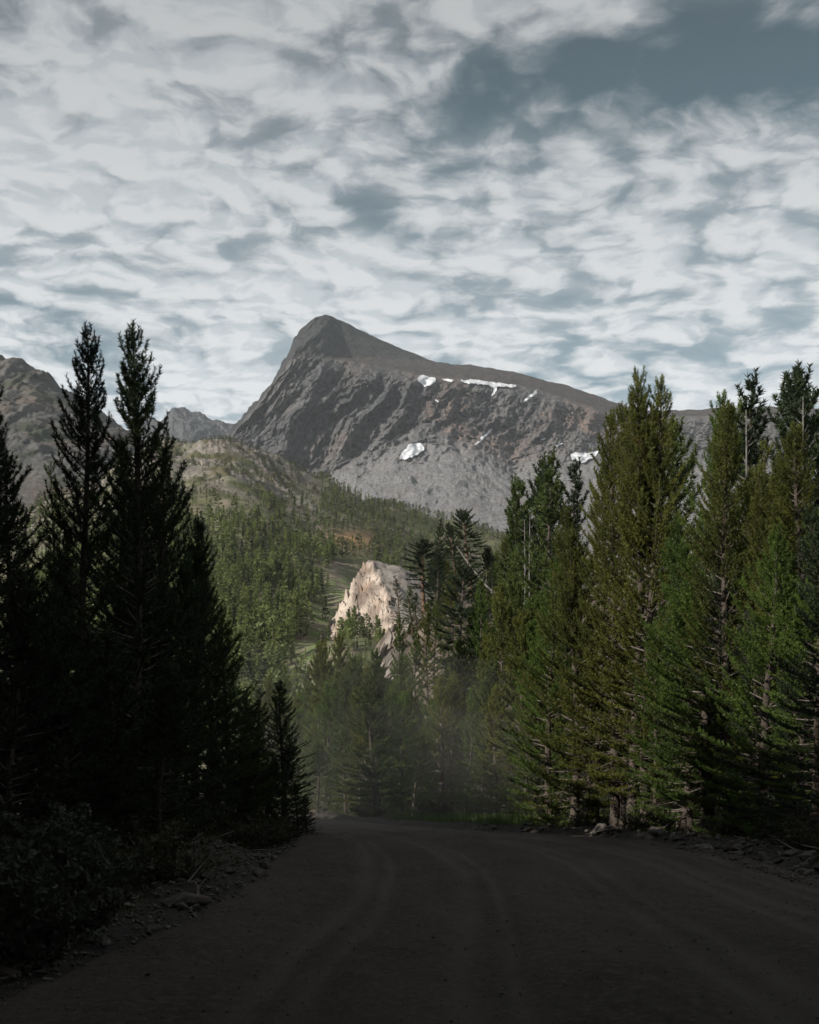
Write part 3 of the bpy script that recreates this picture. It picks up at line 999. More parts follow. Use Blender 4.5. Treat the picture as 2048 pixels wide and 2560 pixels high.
def pine_mesh(seed, H=13.0, crown=0.16, rmax=1.7, prof=0.85, gap=0.34, per_whorl=5, step=0.15, shoot=0.30, per=60, nlen=0.105, nwid=0.017,
              e_top=58, e_mid=22, e_low=-6, curl=30, sparse=0.0, bare=10, trunk_r=0.15, leaders=1, bend=0.15, flat=False, lean_tip=0.0, cone=0.29):
    """returns trunk, limb, crown mesh data of one pine; base at the origin"""
    r = np.random.default_rng(seed)
    zz = np.linspace(-0.3, H, 16)
    bx = bend * np.sin(zz / H * np.pi * r.uniform(.7, 1.6) + r.uniform(0, 6)) + lean_tip * (zz / H) ** 2
    by = bend * np.sin(zz / H * np.pi * r.uniform(.7, 1.6) + r.uniform(0, 6))
    bx -= bx[0]
    by -= by[0]
    axis = np.stack([bx, by, zz], 1)
    tr = trunk_r * (np.clip(1 - zz / H, 0, 1) ** 0.8) + 0.012
    tr[0] *= 1.5
    tr[1] *= 1.12
    trunk_paths, trunk_r_ = [axis], [tr]
    heads = [(axis, H, 1.0)]
    for k in range(leaders - 1):        # forked tops
        z0 = H * r.uniform(0.42, 0.6)
        top = H * r.uniform(0.86, 0.99)
        a = 2 * np.pi * (k + r.uniform(-.2, .2)) / max(1, leaders - 1) + r.uniform(0, .6)
        o = r.uniform(0.5, 1.0)
        q = np.linspace(0, 1, 9)
        p0 = np.array([np.interp(z0, zz, bx), np.interp(z0, zz, by), z0])
        p = np.stack([p0[0] + np.cos(a) * o * np.sqrt(q), p0[1] + np.sin(a) * o * np.sqrt(q), z0 + (top - z0) * q], 1)
        trunk_paths.append(p)
        trunk_r_.append(0.5 * trunk_r * (1 - q) + 0.012)
        heads.append((p, top, 0.45))
    limb_p, limb_r = [], []
    S, Dn, Ln = [], [], []
    for hi, (ax, top, wscale) in enumerate(heads):
        zb = max(H * crown, ax[0, 2] + 0.3)
        z = zb
        ph = r.uniform(0, 6.28)
        while z < top - 0.05:
            rel = (z - H * crown) / (top - H * crown)
            if flat:
                lmax = rmax * (0.55 + 0.45 * np.sin(rel * 2.6)) * (1 - rel ** 5)
            else:
                lmax = (rmax * (1 - np.exp(-cone * (top - z) / rmax * 1.15)) + 0.13) * min(1.0, prof + 1.6 * rel) / max(0.6, np.cos(np.radians(e_mid + (e_top - e_mid) * rel * .8)))
            lmax *= wscale + (1 - wscale) * rel
            nb = max(3, int(per_whorl + r.integers(-1, 2) - (2 if rel > .9 else 0)))
            ph += 1.1
            for b in range(nb):
                if r.random() < sparse:
                    continue
                a = ph + 2 * np.pi * b / nb + r.uniform(-.35, .35)
                L = lmax * r.uniform(0.62, 1.15)
                e0 = np.interp(rel, [0, .45, 1], [e_low, e_mid, e_top]) + r.uniform(-9, 9)
                n = 6
                q = np.linspace(0, 1, n)
                el = np.radians(e0 - 8 * (1 - rel) + (curl * (1 - 0.4 * rel)) * q ** 1.6)
                zz0 = z + r.uniform(-.12, .12)
                p0 = np.array([np.interp(zz0, ax[:, 2], ax[:, 0]), np.interp(zz0, ax[:, 2], ax[:, 1]), zz0])
                az = a + r.uniform(-.25, .25) * q
                d = np.stack([np.cos(az) * np.cos(el), np.sin(az) * np.cos(el), np.sin(el)], 1)
                p = p0 + np.concatenate([np.zeros((1, 3)), np.cumsum(d[:-1] * (L / (n - 1)), 0)])
                limb_p.append(p)
                limb_r.append(np.interp(q, [0, 1], [0.010 + 0.011 * L, 0.004]))
                # side shoots
                inner = 0.22 if rel > 0.55 else 0.38
                s = np.arange(inner * L, L + 1e-6, step * r.uniform(.85, 1.15))
                if len(s) == 0:
                    s = np.array([L * .6])
                fq = s / L * (n - 1)
                ii = np.minimum(fq.astype(int), n - 2)
                ff = (fq - ii)[:, None]
                pos = p[ii] * (1 - ff) + p[ii + 1] * ff
                bd = d[ii]
                side = unit(np.cross(bd, np.array([0, 0, 1.])))
                for sg in (-1, 1):
                    k = r.random(len(s)) < 0.9
                    m = k.sum()
                    if m == 0:
                        continue
                    dd = unit(bd[k] * r.uniform(.5, .9, (m, 1)) + sg * side[k] * r.uniform(.45, .95, (m, 1)) + np.array([0, 0, 1.]) * r.uniform(.12, .5, (m, 1)))
                    ln = shoot * r.uniform(.55, 1.2, m) * (0.55 + 0.45 * (1 - s[k] / L)) * min(1.0, 0.45 + L / 1.3)
                    S.append(pos[k]); Dn.append(dd); Ln.append(ln)
                # needles along the outer branch itself
                S.append(pos); Dn.append(bd); Ln.append(np.full(len(s), step * 1.25))
                S.append(p[-1:]); Dn.append(unit(d[-1:] + np.array([0, 0, .35]))); Ln.append(np.array([shoot * .75]))
            z += gap * r.uniform(.75, 1.25) * (1.0 if rel < .8 else .85)
        # leader
        S.append(ax[-1:] - np.array([[0, 0, .3]])); Dn.append(np.array([[0, 0, 1.]])); Ln.append(np.array([0.55]))
    # dead lower limbs
    for _ in range(bare):
        z = r.uniform(0.06, crown + 0.12) * H
        a = r.uniform(0, 6.28)
        L = r.uniform(.35, 1.0) * rmax * .75
        q = np.linspace(0, 1, 5)
        e = np.radians(r.uniform(-25, 18) + r.uniform(-30, 30) * q)
        p = np.stack([np.cos(a + r.uniform(-.4, .4) * q) * L * q, np.sin(a) * L * q, z + np.cumsum(np.sin(e)) * L / 5], 1)
        p[:, 0] += np.interp(z, zz, bx)
        p[:, 1] += np.interp(z, zz, by)
        limb_p.append(p)
        limb_r.append(np.interp(q, [0, 1], [0.018, 0.004]))
    S, Dn, Ln = np.concatenate(S), np.concatenate(Dn), np.concatenate(Ln)
    nv = needles(S, Dn, Ln, per, nlen, nwid, r)
    tv, tf = tubes(trunk_paths, trunk_r_, 9)
    lv, lf = tubes(limb_p, limb_r, 3)
    T = mesh_np('trunk', tv, tf, True)
    B = mesh_np('limb', lv, lf, True)
    C = mesh_np('crown', nv, np.arange(len(nv)).reshape(-1, 3), False)
    return {'H': H, 'trunk': T, 'limbs': B, 'crown': C, 'tris': len(nv) // 3}


def snag_mesh(seed, H=9.0, r0=0.06, nb=26):
    r = np.random.default_rng(seed)
    zz = np.linspace(-.3, H, 12)
    ax = np.stack([.02 * np.sin(zz), .02 * np.cos(zz * 1.3), zz], 1)
    P, R = [], []
    for _ in range(nb):
        z = r.uniform(.25, .97) * H
        a = r.uniform(0, 6.28)
        L = (1.05 - z / H) * r.uniform(.6, 1.5) + .15
        q = np.linspace(0, 1, 5)
        p = np.stack([np.cos(a) * L * q + np.interp(z, zz, ax[:, 0]), np.sin(a + .3 * q) * L * q + np.interp(z, zz, ax[:, 1]), z + L * (.1 * q + .35 * q * q)], 1)
        P.append(p)
        R.append(np.interp(q, [0, 1], [.018, .005]))
    tv, tf = tubes([ax], [r0 * np.clip(1 - zz / H, 0, 1) ** .7 + .015], 8)
    lv, lf = tubes(P, R, 3)
    return {'H': H, 'trunk': mesh_np('trunk', tv, tf, True), 'limbs': mesh_np('limb', lv, lf, True)}


mat_simple('bark', (0.032, 0.026, 0.022), (0.090, 0.073, 0.060), 9.0, 6, 0.7, 0.9, 0.05)
mat_simple('bark_red', (0.06, 0.04, 0.03), (0.17, 0.105, 0.07), 9.0, 6, 0.7, 0.9, 0.05)
mat_simple('twig', (0.06, 0.05, 0.042), (0.15, 0.13, 0.115), 6.0, 3, 0.6, 0.3, 0.01)
mat_simple('dead_wood', (0.08, 0.076, 0.072), (0.19, 0.18, 0.17), 7.0, 5, 0.7, 0.7, 0.03)
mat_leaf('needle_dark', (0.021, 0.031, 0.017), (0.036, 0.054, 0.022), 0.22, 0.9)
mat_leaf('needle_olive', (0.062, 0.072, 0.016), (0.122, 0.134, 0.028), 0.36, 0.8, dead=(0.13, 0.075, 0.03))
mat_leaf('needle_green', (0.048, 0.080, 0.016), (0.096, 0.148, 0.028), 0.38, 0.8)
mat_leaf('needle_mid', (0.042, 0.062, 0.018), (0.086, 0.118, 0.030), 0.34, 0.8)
mat_leaf('willow_leaf', (0.032, 0.040, 0.026), (0.060, 0.070, 0.044), 0.25, 1.5)
mat_leaf('brush_leaf', (0.040, 0.042, 0.024), (0.075, 0.070, 0.038), 0.25, 1.5)

N1 = dict(per=128, nlen=.092, nwid=.019)
N2 = dict(per=85, nlen=.14, nwid=.036)
VAR = {
    'spire': pine_mesh(1, 13, .10, 1.9, .75, .29, 6, .14, .27, sparse=.05, curl=40, e_top=58, e_mid=28, cone=.24, **N1),
    'spire2': pine_mesh(2, 13, .12, 2.0, .75, .32, 6, .14, .28, sparse=.08, curl=42, e_top=55, e_mid=24, bend=.22, cone=.25, **N1),
    'bushy': pine_mesh(3, 9, .02, 2.3, .85, .32, 6, .17, .33, e_mid=20, e_low=4, bare=4, cone=.30, **N1),
    'bushy2': pine_mesh(4, 9, .03, 2.5, .85, .34, 6, .17, .36, e_mid=26, e_low=2, bare=6, leaders=2, cone=.31, **N1),
    'broad': pine_mesh(5, 13, .14, 2.7, .65, .36, 6, .17, .36, e_mid=28, e_low=-4, bare=22, leaders=4, sparse=.08, cone=.21, **N1),
    'broad2': pine_mesh(6, 13, .16, 2.5, .65, .36, 6, .17, .35, e_mid=28, e_low=-6, bare=24, sparse=.06, cone=.25, **N1),
    'thin': pine_mesh(7, 12, .25, 1.2, .60, .36, 4, .16, .28, sparse=.22, bare=26, trunk_r=.11, cone=.22, **N1),
    'mid': pine_mesh(8, 11, .08, 1.8, .75, .42, 5, .22, .34, sparse=.08, bare=10, cone=.30, **N2),
    'mid2': pine_mesh(9, 11, .03, 2.0, .80, .40, 5, .22, .36, sparse=.05, bare=8, leaders=2, cone=.32, **N2),
    'slim': pine_mesh(10, 11, .06, 1.15, .75, .40, 5, .22, .28, sparse=.10, bare=12, trunk_r=.11, cone=.20, **N2),
    'old': pine_mesh(11, 10, .48, 1.9, .6, .34, 6, .11, .34, sparse=.10, bare=12, flat=True, e_top=35, e_mid=10, e_low=-8, curl=22, trunk_r=.24, bend=.25, **N2),
    'old2': pine_mesh(12, 10, .30, 2.2, .6, .40, 6, .11, .36, sparse=.10, bare=14, flat=True, e_top=40, e_mid=4, e_low=-15, curl=20, trunk_r=.22, bend=.3, lean_tip=.5, **N2),
}
SNAG = snag_mesh(20)
SNAG2 = snag_mesh(21, 8, .06, 40)

def dressed(name, me, mat, parent):
    """a part that shares its mesh with its twins and carries its own material"""
    if not me.materials:
        me.materials.append(None)
    o = link(name, me, parent=parent)
    o.material_slots[0].link = 'OBJECT'
    o.material_slots[0].material = MATS[mat]
    return o


def plant_tree(X, Y, height, var, leaf, label, group=None, wid=1.0, name='pine_tree', bark='bark', rot=None, lean=0.0, lean_dir=0.0, sink=0.12, z=None):
    v = VAR[var] if isinstance(var, str) else var
    zb = float(land_z(X, Y)) if z is None else z
    k = height / v['H']
    e = bpy.data.objects.new(name, None)
    COL.objects.link(e)
    e.empty_display_size = 0.3
    e.location = (X, Y, zb - sink)
    e.rotation_euler = (math.radians(lean) * math.sin(lean_dir), math.radians(lean) * math.cos(lean_dir), random.uniform(0, 6.28) if rot is None else rot)
    kw = 0.5 * (k + 1.0) * wid if k < 1.6 else k * wid
    e.scale = (kw, kw, k)
    e['label'] = label
    e['category'] = 'tree'
    if group:
        e['group'] = group
    dressed('trunk', v['trunk'], bark, e)
    dressed('limbs', v['limbs'], 'dead_wood' if 'crown' not in v else 'twig', e)
    if 'crown' in v:
        dressed('crown', v['crown'], leaf, e)
    return e


def at(xs, d):
    """working-sheet column at distance d -> X"""
    return (xs * K - PXN) / FOC * d


def tree_px(xs, tops, d, var, leaf, label, verge=None, **kw):
    if verge:                       # keep clear of the road: step back along the same bearing
        while d < 120 and at(xs, d) < float(XR(d)) + verge:
            d += 0.4
    X = at(xs, d)
    zb = float(land_z(X, d)) if kw.get('z') is None else kw['z']
    h = row_z(tops * K, d) - zb
    return plant_tree(X, d, h, var, leaf, label, **kw)


# -------- left roadside stand: (column, top, distance, kind, width, label)
LEFT = [
    (265, 686, 34.0, 'spire', 1.05, 'tallest dark pine, right spire of the pair above the left roadside'),
    (180, 716, 36.0, 'spire2', 1.0, 'second tall dark pine, left spire of the pair above the left roadside'),
    (-4, 800, 27.0, 'spire', 1.15, 'dark pine cut by the left edge with its top in view'),
    (-62, 440, 21.0, 'thin', .9, 'very near pine left of the frame showing only two branch tips'),
    (48, 960, 33.0, 'spire2', 1.05, 'shorter dark pine between the edge pine and the twin spires'),
    (98, 985, 55.0, 'thin', 1.1, 'thin olive pine seen behind, just left of the twin spires'),
    (325, 935, 38.0, 'bushy2', .95, 'dark pine leaning on the right flank of the tallest spire'),
    (222, 930, 41.0, 'spire2', 1.0, 'dark pine filling the gap between the twin spires'),
    (412, 1096, 41.0, 'spire', .95, 'narrow pointed pine first to the right of the tall pair'),
    (452, 1166, 43.0, 'spire2', 1.05, 'narrow pine with sunlit tips right of the first narrow pine'),
    (482, 1290, 44.5, 'bushy', .9, 'pine whose right edge stands against the sunlit valley forest'),
    (375, 1190, 37.0, 'bushy2', .95, 'dense dark pine under the right flank of the tallest spire'),
    (553, 1452, 52.0, 'thin', 1.25, 'open crooked pine with gaps near the left bend of the road'),
    (592, 1432, 54.0, 'spire2', 1.0, 'small pine top nearest the bend on the left side'),
    (520, 1460, 47.0, 'bushy', 1.0, 'bushy dark pine left of the crooked pine by the bend'),
    (345, 1395, 29.0, 'bushy2', 1.0, 'broad black pine standing over the boulders on the left verge'),
    (240, 1330, 30.0, 'bushy', 1.1, 'broad dark pine left of the one over the boulders'),
    (120, 1240, 28.0, 'bushy2', 1.0, 'broad dark pine behind the willow bush'),
    (20, 1190, 25.0, 'bushy', 1.1, 'near dark pine at the left edge behind the willow bush'),
    (455, 1560, 38.0, 'bushy', .85, 'low dark pine reaching the ground beyond the rubble berm'),
    (570, 1590, 48.0, 'bushy2', .85, 'brownish dusty pine at the far end of the left verge'),
    (540, 1530, 46.0, 'bushy2', .8, 'dark pine filling the gap before the crooked pine'),
    (600, 1545, 51.5, 'bushy', .8, 'dark dusty pine in front of the small pine nearest the bend'),
    (505, 1620, 42.0, 'bushy2', .75, 'low dark pine leaning to the road past the berm'),
    (646, 1668, 54.5, 'bushy', .5, 'tiny dusty pine at the very corner of the bend'),
    (625, 1640, 53.0, 'bushy', .55, 'smallest dusty pine at the corner where the road disappears'),
    (160, 1120, 44.0, 'spire', 1.0, 'middling dark pine just below the left twin spire'),
    (300, 1130, 46.0, 'spire', 1.0, 'middling dark pine just below the right twin spire'),
]
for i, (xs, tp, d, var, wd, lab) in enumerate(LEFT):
    tree_px(xs, tp, d, var, 'needle_mid' if 'olive' in lab or 'sunlit' in lab else 'needle_dark', lab, wid=wd, group='pines on the left side of the road', rot=1.3 * i)  # shade put into the leaf colour: dark needles, lighter ones where sunlit

# -------- right roadside stand
RIGHT = [
    (1330, 794, 50.0, 'broad', 1.0, 'needle_olive', 'tallest right pine with a cluster of forked tops'),
    (1296, 868, 49.0, 'spire', 1.05, 'needle_olive', 'pine hugging the left side of the forked right pine'),
    (1362, 815, 52.5, 'spire2', 1.0, 'needle_olive', 'pine hugging the right side of the forked right pine'),
    (1252, 982, 49.0, 'broad2', .95, 'needle_olive', 'broad olive pine left of the forked right pine'),
    (1205, 1080, 50.0, 'bushy2', .9, 'needle_olive', 'sloping olive pine two places left of the forked pine'),
    (1160, 1185, 52.0, 'bushy', .9, 'needle_green', 'green pine at the left end of the right stand'),
    (1182, 968, 80.0, 'slim', 1.0, 'needle_mid', 'slim dark pine top rising behind the sloping olive pine'),
    (1222, 990, 84.0, 'slim', 1.0, 'needle_dark', 'slim dark pine top close left of the broad olive pine'),
    (1434, 882, 78.0, 'mid', 1.0, 'needle_mid', 'distant dark pine in the gap right of the forked pine'),
    (1489, 846, 42.0, 'spire2', 1.05, 'needle_green', 'green pine with wide upswept arms right of the gap'),
    (1546, 856, 43.5, 'spire', 1.05, 'needle_olive', 'narrow dark topped pine beside the wide armed pine'),
    (1440, 1105, 40.0, 'bushy2', .95, 'needle_green', 'brightest green bushy pine in the right stand'),
    (1500, 1080, 39.0, 'broad2', .9, 'needle_green', 'green pine with a bare trunk line behind the brightest one'),
    (1612, 810, 66.0, 'slim', 1.15, 'needle_dark', 'slim black pine standing alone on the right skyline'),
    (1672, 786, 72.0, 'mid', 1.0, 'needle_dark', 'left of two black pines at the right end of the skyline'),
    (1704, 771, 74.0, 'mid', 1.05, 'needle_dark', 'right of two black pines at the right end of the skyline'),
    (1540, 860, 90.0, 'slim', .9, 'needle_mid', 'little far pine top before the pale cliff on the right'),
    (1620, 930, 50.0, 'thin', 1.3, 'needle_olive', 'yellowish thin pine with bare branches under the lone black pine'),
    (1585, 985, 47.0, 'broad2', .9, 'needle_olive', 'yellow green pine between the narrow pine and the right edge'),
    (1660, 960, 44.0, 'broad', .9, 'needle_olive', 'yellow green pine under the two black skyline pines'),
    (1720, 900, 43.0, 'spire2', 1.2, 'needle_olive', 'pine at the right edge of the frame, upper part sunlit'),
    (1625, 1120, 36.0, 'bushy2', 1.0, 'needle_green', 'deep green pine in front near the right edge'),
    (1715, 1080, 33.0, 'broad2', 1.0, 'needle_green', 'nearest dark green pine at the right edge'),
    (1790, 1010, 29.0, 'bushy2', 1.1, 'needle_dark', 'near pine whose left branches fill the right margin'),
    (1070, 1022, 92.0, 'slim', 1.05, 'needle_mid', 'left pine of the slender group above the knoll'),
    (1092, 1016, 94.0, 'slim', .95, 'needle_mid', 'second pine of the slender group above the knoll'),
    (1132, 986, 92.0, 'mid', .85, 'needle_dark', 'third and widest pine of the slender group above the knoll'),
    (1160, 978, 95.0, 'slim', .9, 'needle_dark', 'fourth and tallest pine of the slender group above the knoll'),
    (1098, 1150, 88.0, 'mid2', .85, 'needle_mid', 'pine with pale trunks under the slender group'),
    (1060, 1230, 86.0, 'mid', .9, 'needle_olive', 'olive pine at the left foot of the slender group'),
    (1140, 1260, 74.0, 'mid2', .9, 'needle_green', 'green pine below the slender group beside the right stand'),
    (1105, 1395, 66.0, 'broad2', .62, 'needle_olive', 'lone roadside pine with bare trunk behind the grass patch'),
    (1085, 1285, 74.0, 'mid2', .95, 'needle_olive', 'full olive pine filling the gap below the slender group'),
    (1128, 1335, 66.0, 'mid2', .9, 'needle_green', 'full green pine just behind the lone roadside pine'),
    (1032, 1385, 80.0, 'mid2', .9, 'needle_mid', 'full pine at the right foot of the knoll slope'),
    (1050, 1440, 76.0, 'mid2', .8, 'needle_olive', 'small olive pine left of the lone roadside pine'),
    (1170, 1400, 60.0, 'bushy', .9, 'needle_olive', 'low olive pine between the lone roadside pine and the right stand'),
    (1235, 1330, 52.0, 'broad2', .8, 'needle_olive', 'olive pine low in front of the broad olive pine'),
    (1310, 1280, 47.5, 'broad2', .85, 'needle_olive', 'dark boled pine below the forked pine at the verge'),
    (1380, 1300, 45.0, 'broad2', .75, 'needle_green', 'leaning boled pine with dead limbs at the verge'),
    (1455, 1250, 41.5, 'broad2', .8, 'needle_dark', 'pine with twin bare boles left of the straight bole'),
    (1532, 1180, 39.0, 'broad2', .8, 'needle_dark', 'pine with one straight bare bole at the rocky verge'),
    (1600, 1300, 36.0, 'bushy', .9, 'needle_dark', 'shadowed low pine right of the straight bole'),
    (1690, 1350, 31.0, 'bushy2', .9, 'needle_dark', 'black low pine in the lower right corner of the trees'),
]
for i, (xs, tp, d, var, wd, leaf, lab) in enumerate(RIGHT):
    tree_px(xs, tp, d, var, leaf, lab, wid=wd, group='pines on the right side of the road', rot=0.9 * i, verge=2.3 if d < 60 else None)

# -------- pines along the bend and at the foot of the knoll
BEND = [
    (655, 1475, 108, 'mid', 'needle_mid', 'leftmost pine beyond the bend of the road'),
    (692, 1346, 98, 'mid2', 'needle_olive', 'pine with a broad top before the left end of the rock slab'),
    (722, 1338, 102, 'mid', 'needle_olive', 'tallest of the pines left of the rock slab'),
    (752, 1380, 96, 'mid', 'needle_mid', 'pine standing just left of the rock slab'),
    (668, 1560, 92, 'mid2', 'needle_mid', 'low pine in the dust at the left of the bend'),
    (778, 1480, 90, 'mid2', 'needle_mid', 'pine below the rock slab in the dust'),
    (822, 1440, 92, 'mid', 'needle_green', 'green pine under the right end of the rock slab'),
    (850, 1302, 100, 'slim', 'needle_mid', 'slim pine rising in front of the rock slab'),
    (885, 1335, 97, 'slim', 'needle_mid', 'slim pine right of the one before the slab'),
    (906, 1275, 104, 'slim', 'needle_olive', 'slim pine under the flat topped knoll pine'),
    (930, 1425, 88, 'mid', 'needle_olive', 'young brownish tipped pine in the middle of the bend'),
    (962, 1185, 110, 'old2', 'needle_dark', 'dark layered pine in the middle of the knoll slope'),
    (1003, 1225, 106, 'slim', 'needle_green', 'tall narrow bright green pine on the knoll slope'),
    (985, 1450, 86, 'slim', 'needle_green', 'narrow green pine right of the young pine'),
    (1030, 1340, 96, 'mid', 'needle_olive', 'olive pine on the lower right of the knoll slope'),
    (870, 1540, 84, 'mid2', 'needle_mid', 'small pine in the dust at the middle of the bend'),
    (1012, 1560, 80, 'mid', 'needle_mid', 'small pine left of the small olive roadside pine'),
    (940, 1330, 118, 'mid', 'needle_mid', 'pine half hidden behind the dark layered pine'),
    (776, 1398, 99, 'mid2', 'needle_olive', 'olive pine covering the lower end of the rock slab'),
    (806, 1418, 97, 'mid', 'needle_mid', 'pine at the foot of the rock slab on its right'),
    (742, 1425, 94, 'mid2', 'needle_mid', 'full pine left of the lower end of the rock slab'),
    (800, 1560, 84, 'mid', 'needle_mid', 'dusty pine at the left middle of the bend'),
    (730, 1530, 88, 'mid', 'needle_mid', 'dusty pine at the road end below the tallest slab pines'),
]
for i, (xs, tp, d, var, leaf, lab) in enumerate(BEND):
    tree_px(xs, tp, d, var, leaf, lab, group='pines beyond the bend', rot=0.7 * i, wid=.95, z=None if d > 93 else float(ground_z(at(xs, d), d)))


# -------- pines on top of the knoll: (column, foot row, top row, distance)
KNOLL = [
    (897, 1275, 1138, 140, 'old', 'needle_dark', 1.2, 0, 'flat topped old pine with a tall red bole on the knoll'),
    (925, 1262, 1096, 150, 'slim', 'needle_dark', 1.1, 0, 'slim pine top right behind the flat topped knoll pine'),
    (962, 1250, 1098, 143, 'mid', 'needle_dark', 1.0, -7, 'leaning dark pine on the knoll crest'),
    (995, 1245, 1070, 147, 'old2', 'needle_dark', 1.0, 0, 'tallest layered old pine on the knoll crest'),
    (842, 1300, 1212, 134, 'thin', 'needle_dark', 1.0, -5, 'spindly little pine at the left brow of the knoll'),
    (868, 1296, 1235, 136, 'slim', 'needle_mid', 1.0, 0, 'left of two stunted pines on the left brow of the knoll'),
    (878, 1294, 1248, 135, 'slim', 'needle_mid', 1.0, 0, 'right of two stunted pines on the left brow of the knoll'),
    (1035, 1240, 1150, 150, 'mid2', 'needle_dark', 1.0, 0, 'dark bushy pine behind the fallen grey trunk'),
    (945, 1280, 1180, 138, 'mid', 'needle_olive', 1.0, 0, 'olive pine in front of the leaning knoll pine'),
    (1020, 1290, 1200, 136, 'mid2', 'needle_olive', 1.0, 0, 'olive pine beneath the fallen grey trunk'),
]
for i, (xs, ft, tp, d, var, leaf, wd, ln, lab) in enumerate(KNOLL):
    X = at(xs, d)
    zb = float(land_z(X, d))
    plant_tree(X, d, max(3.0, row_z(tp * K, d) - zb), var, leaf, lab, group='pines on the knoll', wid=wd, bark='bark_red', lean=ln, lean_dir=0, rot=0 if ln else 1.1 * i)

# dead standing trunks
for xs, tp, d, lab, v in [(1572, 856, 56, 'bare grey dead trunk left of the lone black skyline pine', SNAG2),
                          (1105, 1090, 87, 'left of two bare pale dead trunks in the slender group', SNAG),
                          (1116, 1080, 87.5, 'right of two bare pale dead trunks in the slender group', SNAG),
                          (1690, 830, 70, 'thin dead trunk before the two black skyline pines', SNAG2)]:
    tree_px(xs, tp, d, v, '', lab, bark='dead_wood', name='dead_tree', group='dead trees', wid=.6)

# -------- the denser wood behind both stands; nothing tells these apart
def thicket(n, xr, yr, hr, variants, leaf, label, group, seed, ok):
    r = np.random.default_rng(seed)
    pts = []
    tries = 0
    while len(pts) < n and tries < 4000:
        tries += 1
        X, Y = r.uniform(*xr), r.uniform(*yr)
        if not ok(X, Y) or any((X - a) ** 2 + (Y - b) ** 2 < 2.0 for a, b in pts):
            continue
        pts.append((X, Y))
        v = variants[int(r.integers(len(variants)))]
        plant_tree(X, Y, r.uniform(*hr), v, leaf if isinstance(leaf, str) else leaf[int(r.integers(len(leaf)))], label, group=group, wid=r.uniform(.9, 1.15), rot=r.uniform(0, 6.28))


# left wood: behind the first row, kept under the skyline of the stand
thicket(36, (-30, -9.5), (30, 62), (6.0, 8.5), ['spire', 'bushy', 'spire2'], 'needle_dark', 'dark pine deep inside the shadowed wood on the left', 'inner pines of the left wood', 31,
        lambda X, Y: X < XL(Y) - 5.5 and px_of(X, Y) < 560)
# right wood: behind the verge trees
thicket(48, (9, 42), (42, 92), (6.5, 9.5), ['broad2', 'mid', 'bushy2', 'mid2'], ['needle_olive', 'needle_mid'], 'pine deep inside the shadowed wood on the right', 'inner pines of the right wood', 32,
        lambda X, Y: X > XR(min(Y, 60)) + 4 + max(0, (Y - 60) * .18) and px_of(X, Y) < 2350 and px_of(X, Y) > 1330)
# valley floor beyond the bend, left of the knoll
thicket(46, (-62, -9), (112, 235), (9, 13), ['mid', 'slim', 'mid2'], ['needle_mid', 'needle_green', 'needle_olive'], 'hazy green pine on the valley floor left of the knoll', 'pines on the valley floor', 33,
        lambda X, Y: 560 < px_of(X, Y) < 880 and X < -8 - (Y - 100) * 0.03)
# rank of small pines between the outer bend and the knoll
thicket(46, (-9, 14), (84, 112), (6.0, 9.5), ['mid', 'mid2', 'mid2'], ['needle_mid', 'needle_olive', 'needle_green'], 'small pine in the dusty rank between the bend and the knoll', 'small pines behind the bend', 38,
        lambda X, Y: X > XR(Y) + 2.0 and 700 < px_of(X, Y) < 1330)
# knoll flanks
thicket(34, (2, 32), (100, 160), (5.0, 8.0), ['mid', 'slim', 'mid2'], ['needle_mid', 'needle_olive', 'needle_dark'], 'pine scattered on the rocky flank of the knoll', 'pines on the knoll flank', 34,
        lambda X, Y: 1060 + (Y - 100) * .6 < px_of(X, Y) < 1500)
# unseen wood added behind and beside the camera, one mass, to shade the road
def build_shade_wood():
    r = np.random.default_rng(35)
    n = 560
    t = r.random(n) ** 0.75
    a = r.uniform(0, 6.28, n)
    R = 3.0 * (1 - t) ** .8 * r.random(n) ** .4 + .1
    c = np.stack([np.cos(a) * R, np.sin(a) * R, 0.4 + 14.4 * t], 1)
    d1 = unit(np.stack([np.cos(a), np.sin(a), r.uniform(-.1, .7, n)], 1) + r.normal(size=(n, 3)) * .4)
    d2 = unit(np.cross(d1, r.normal(size=(n, 3))))
    sz = r.uniform(.5, .95, (n, 1))
    v = np.stack([c - d1 * sz * .5 + d2 * sz * .3, c - d1 * sz * .5 - d2 * sz * .3, c + d1 * sz], 1).reshape(-1, 3)
    tv, tf = tubes([np.array([[0, 0, -.4], [0, 0, 7], [0, 0, 14.5]])], [np.array([.2, .12, .03])], 6)
    tf = np.concatenate([tf[:, [0, 1, 2]], tf[:, [0, 2, 3]]]) + len(v)
    v = np.concatenate([v, tv])
    f = np.concatenate([np.arange(3 * n).reshape(-1, 3), tf])
    pts, VV, FF = [], [], []
    for _ in range(14000):
        X, Y = r.uniform(-44, 28), r.uniform(-46, 67)
        clear = 0.2926 * max(Y, 0) + 4.6
        ok = (X < -clear and X < -6.8) or (X > clear + 1 and X > 10.5 and Y < 20) or (Y < -24)
        if not ok or any((X - p) ** 2 + (Y - q) ** 2 < 3.8 for p, q in pts):
            continue
        pts.append((X, Y))
        k = r.uniform(1.1, 1.5)
        w = v * k + np.array([X, Y, float(ground_z(X, Y))])
        FF.append(f + len(VV) * len(v))
        VV.append(w)
        if len(pts) > 560:
            break
    me = mesh_np('wood', np.concatenate(VV), np.concatenate(FF))
    me.materials.append(MATS['needle_dark'])
    link('wood', me, kind='stuff', label='unseen pine wood added behind and beside the viewer for its shade', category='wood')


build_shade_wood()


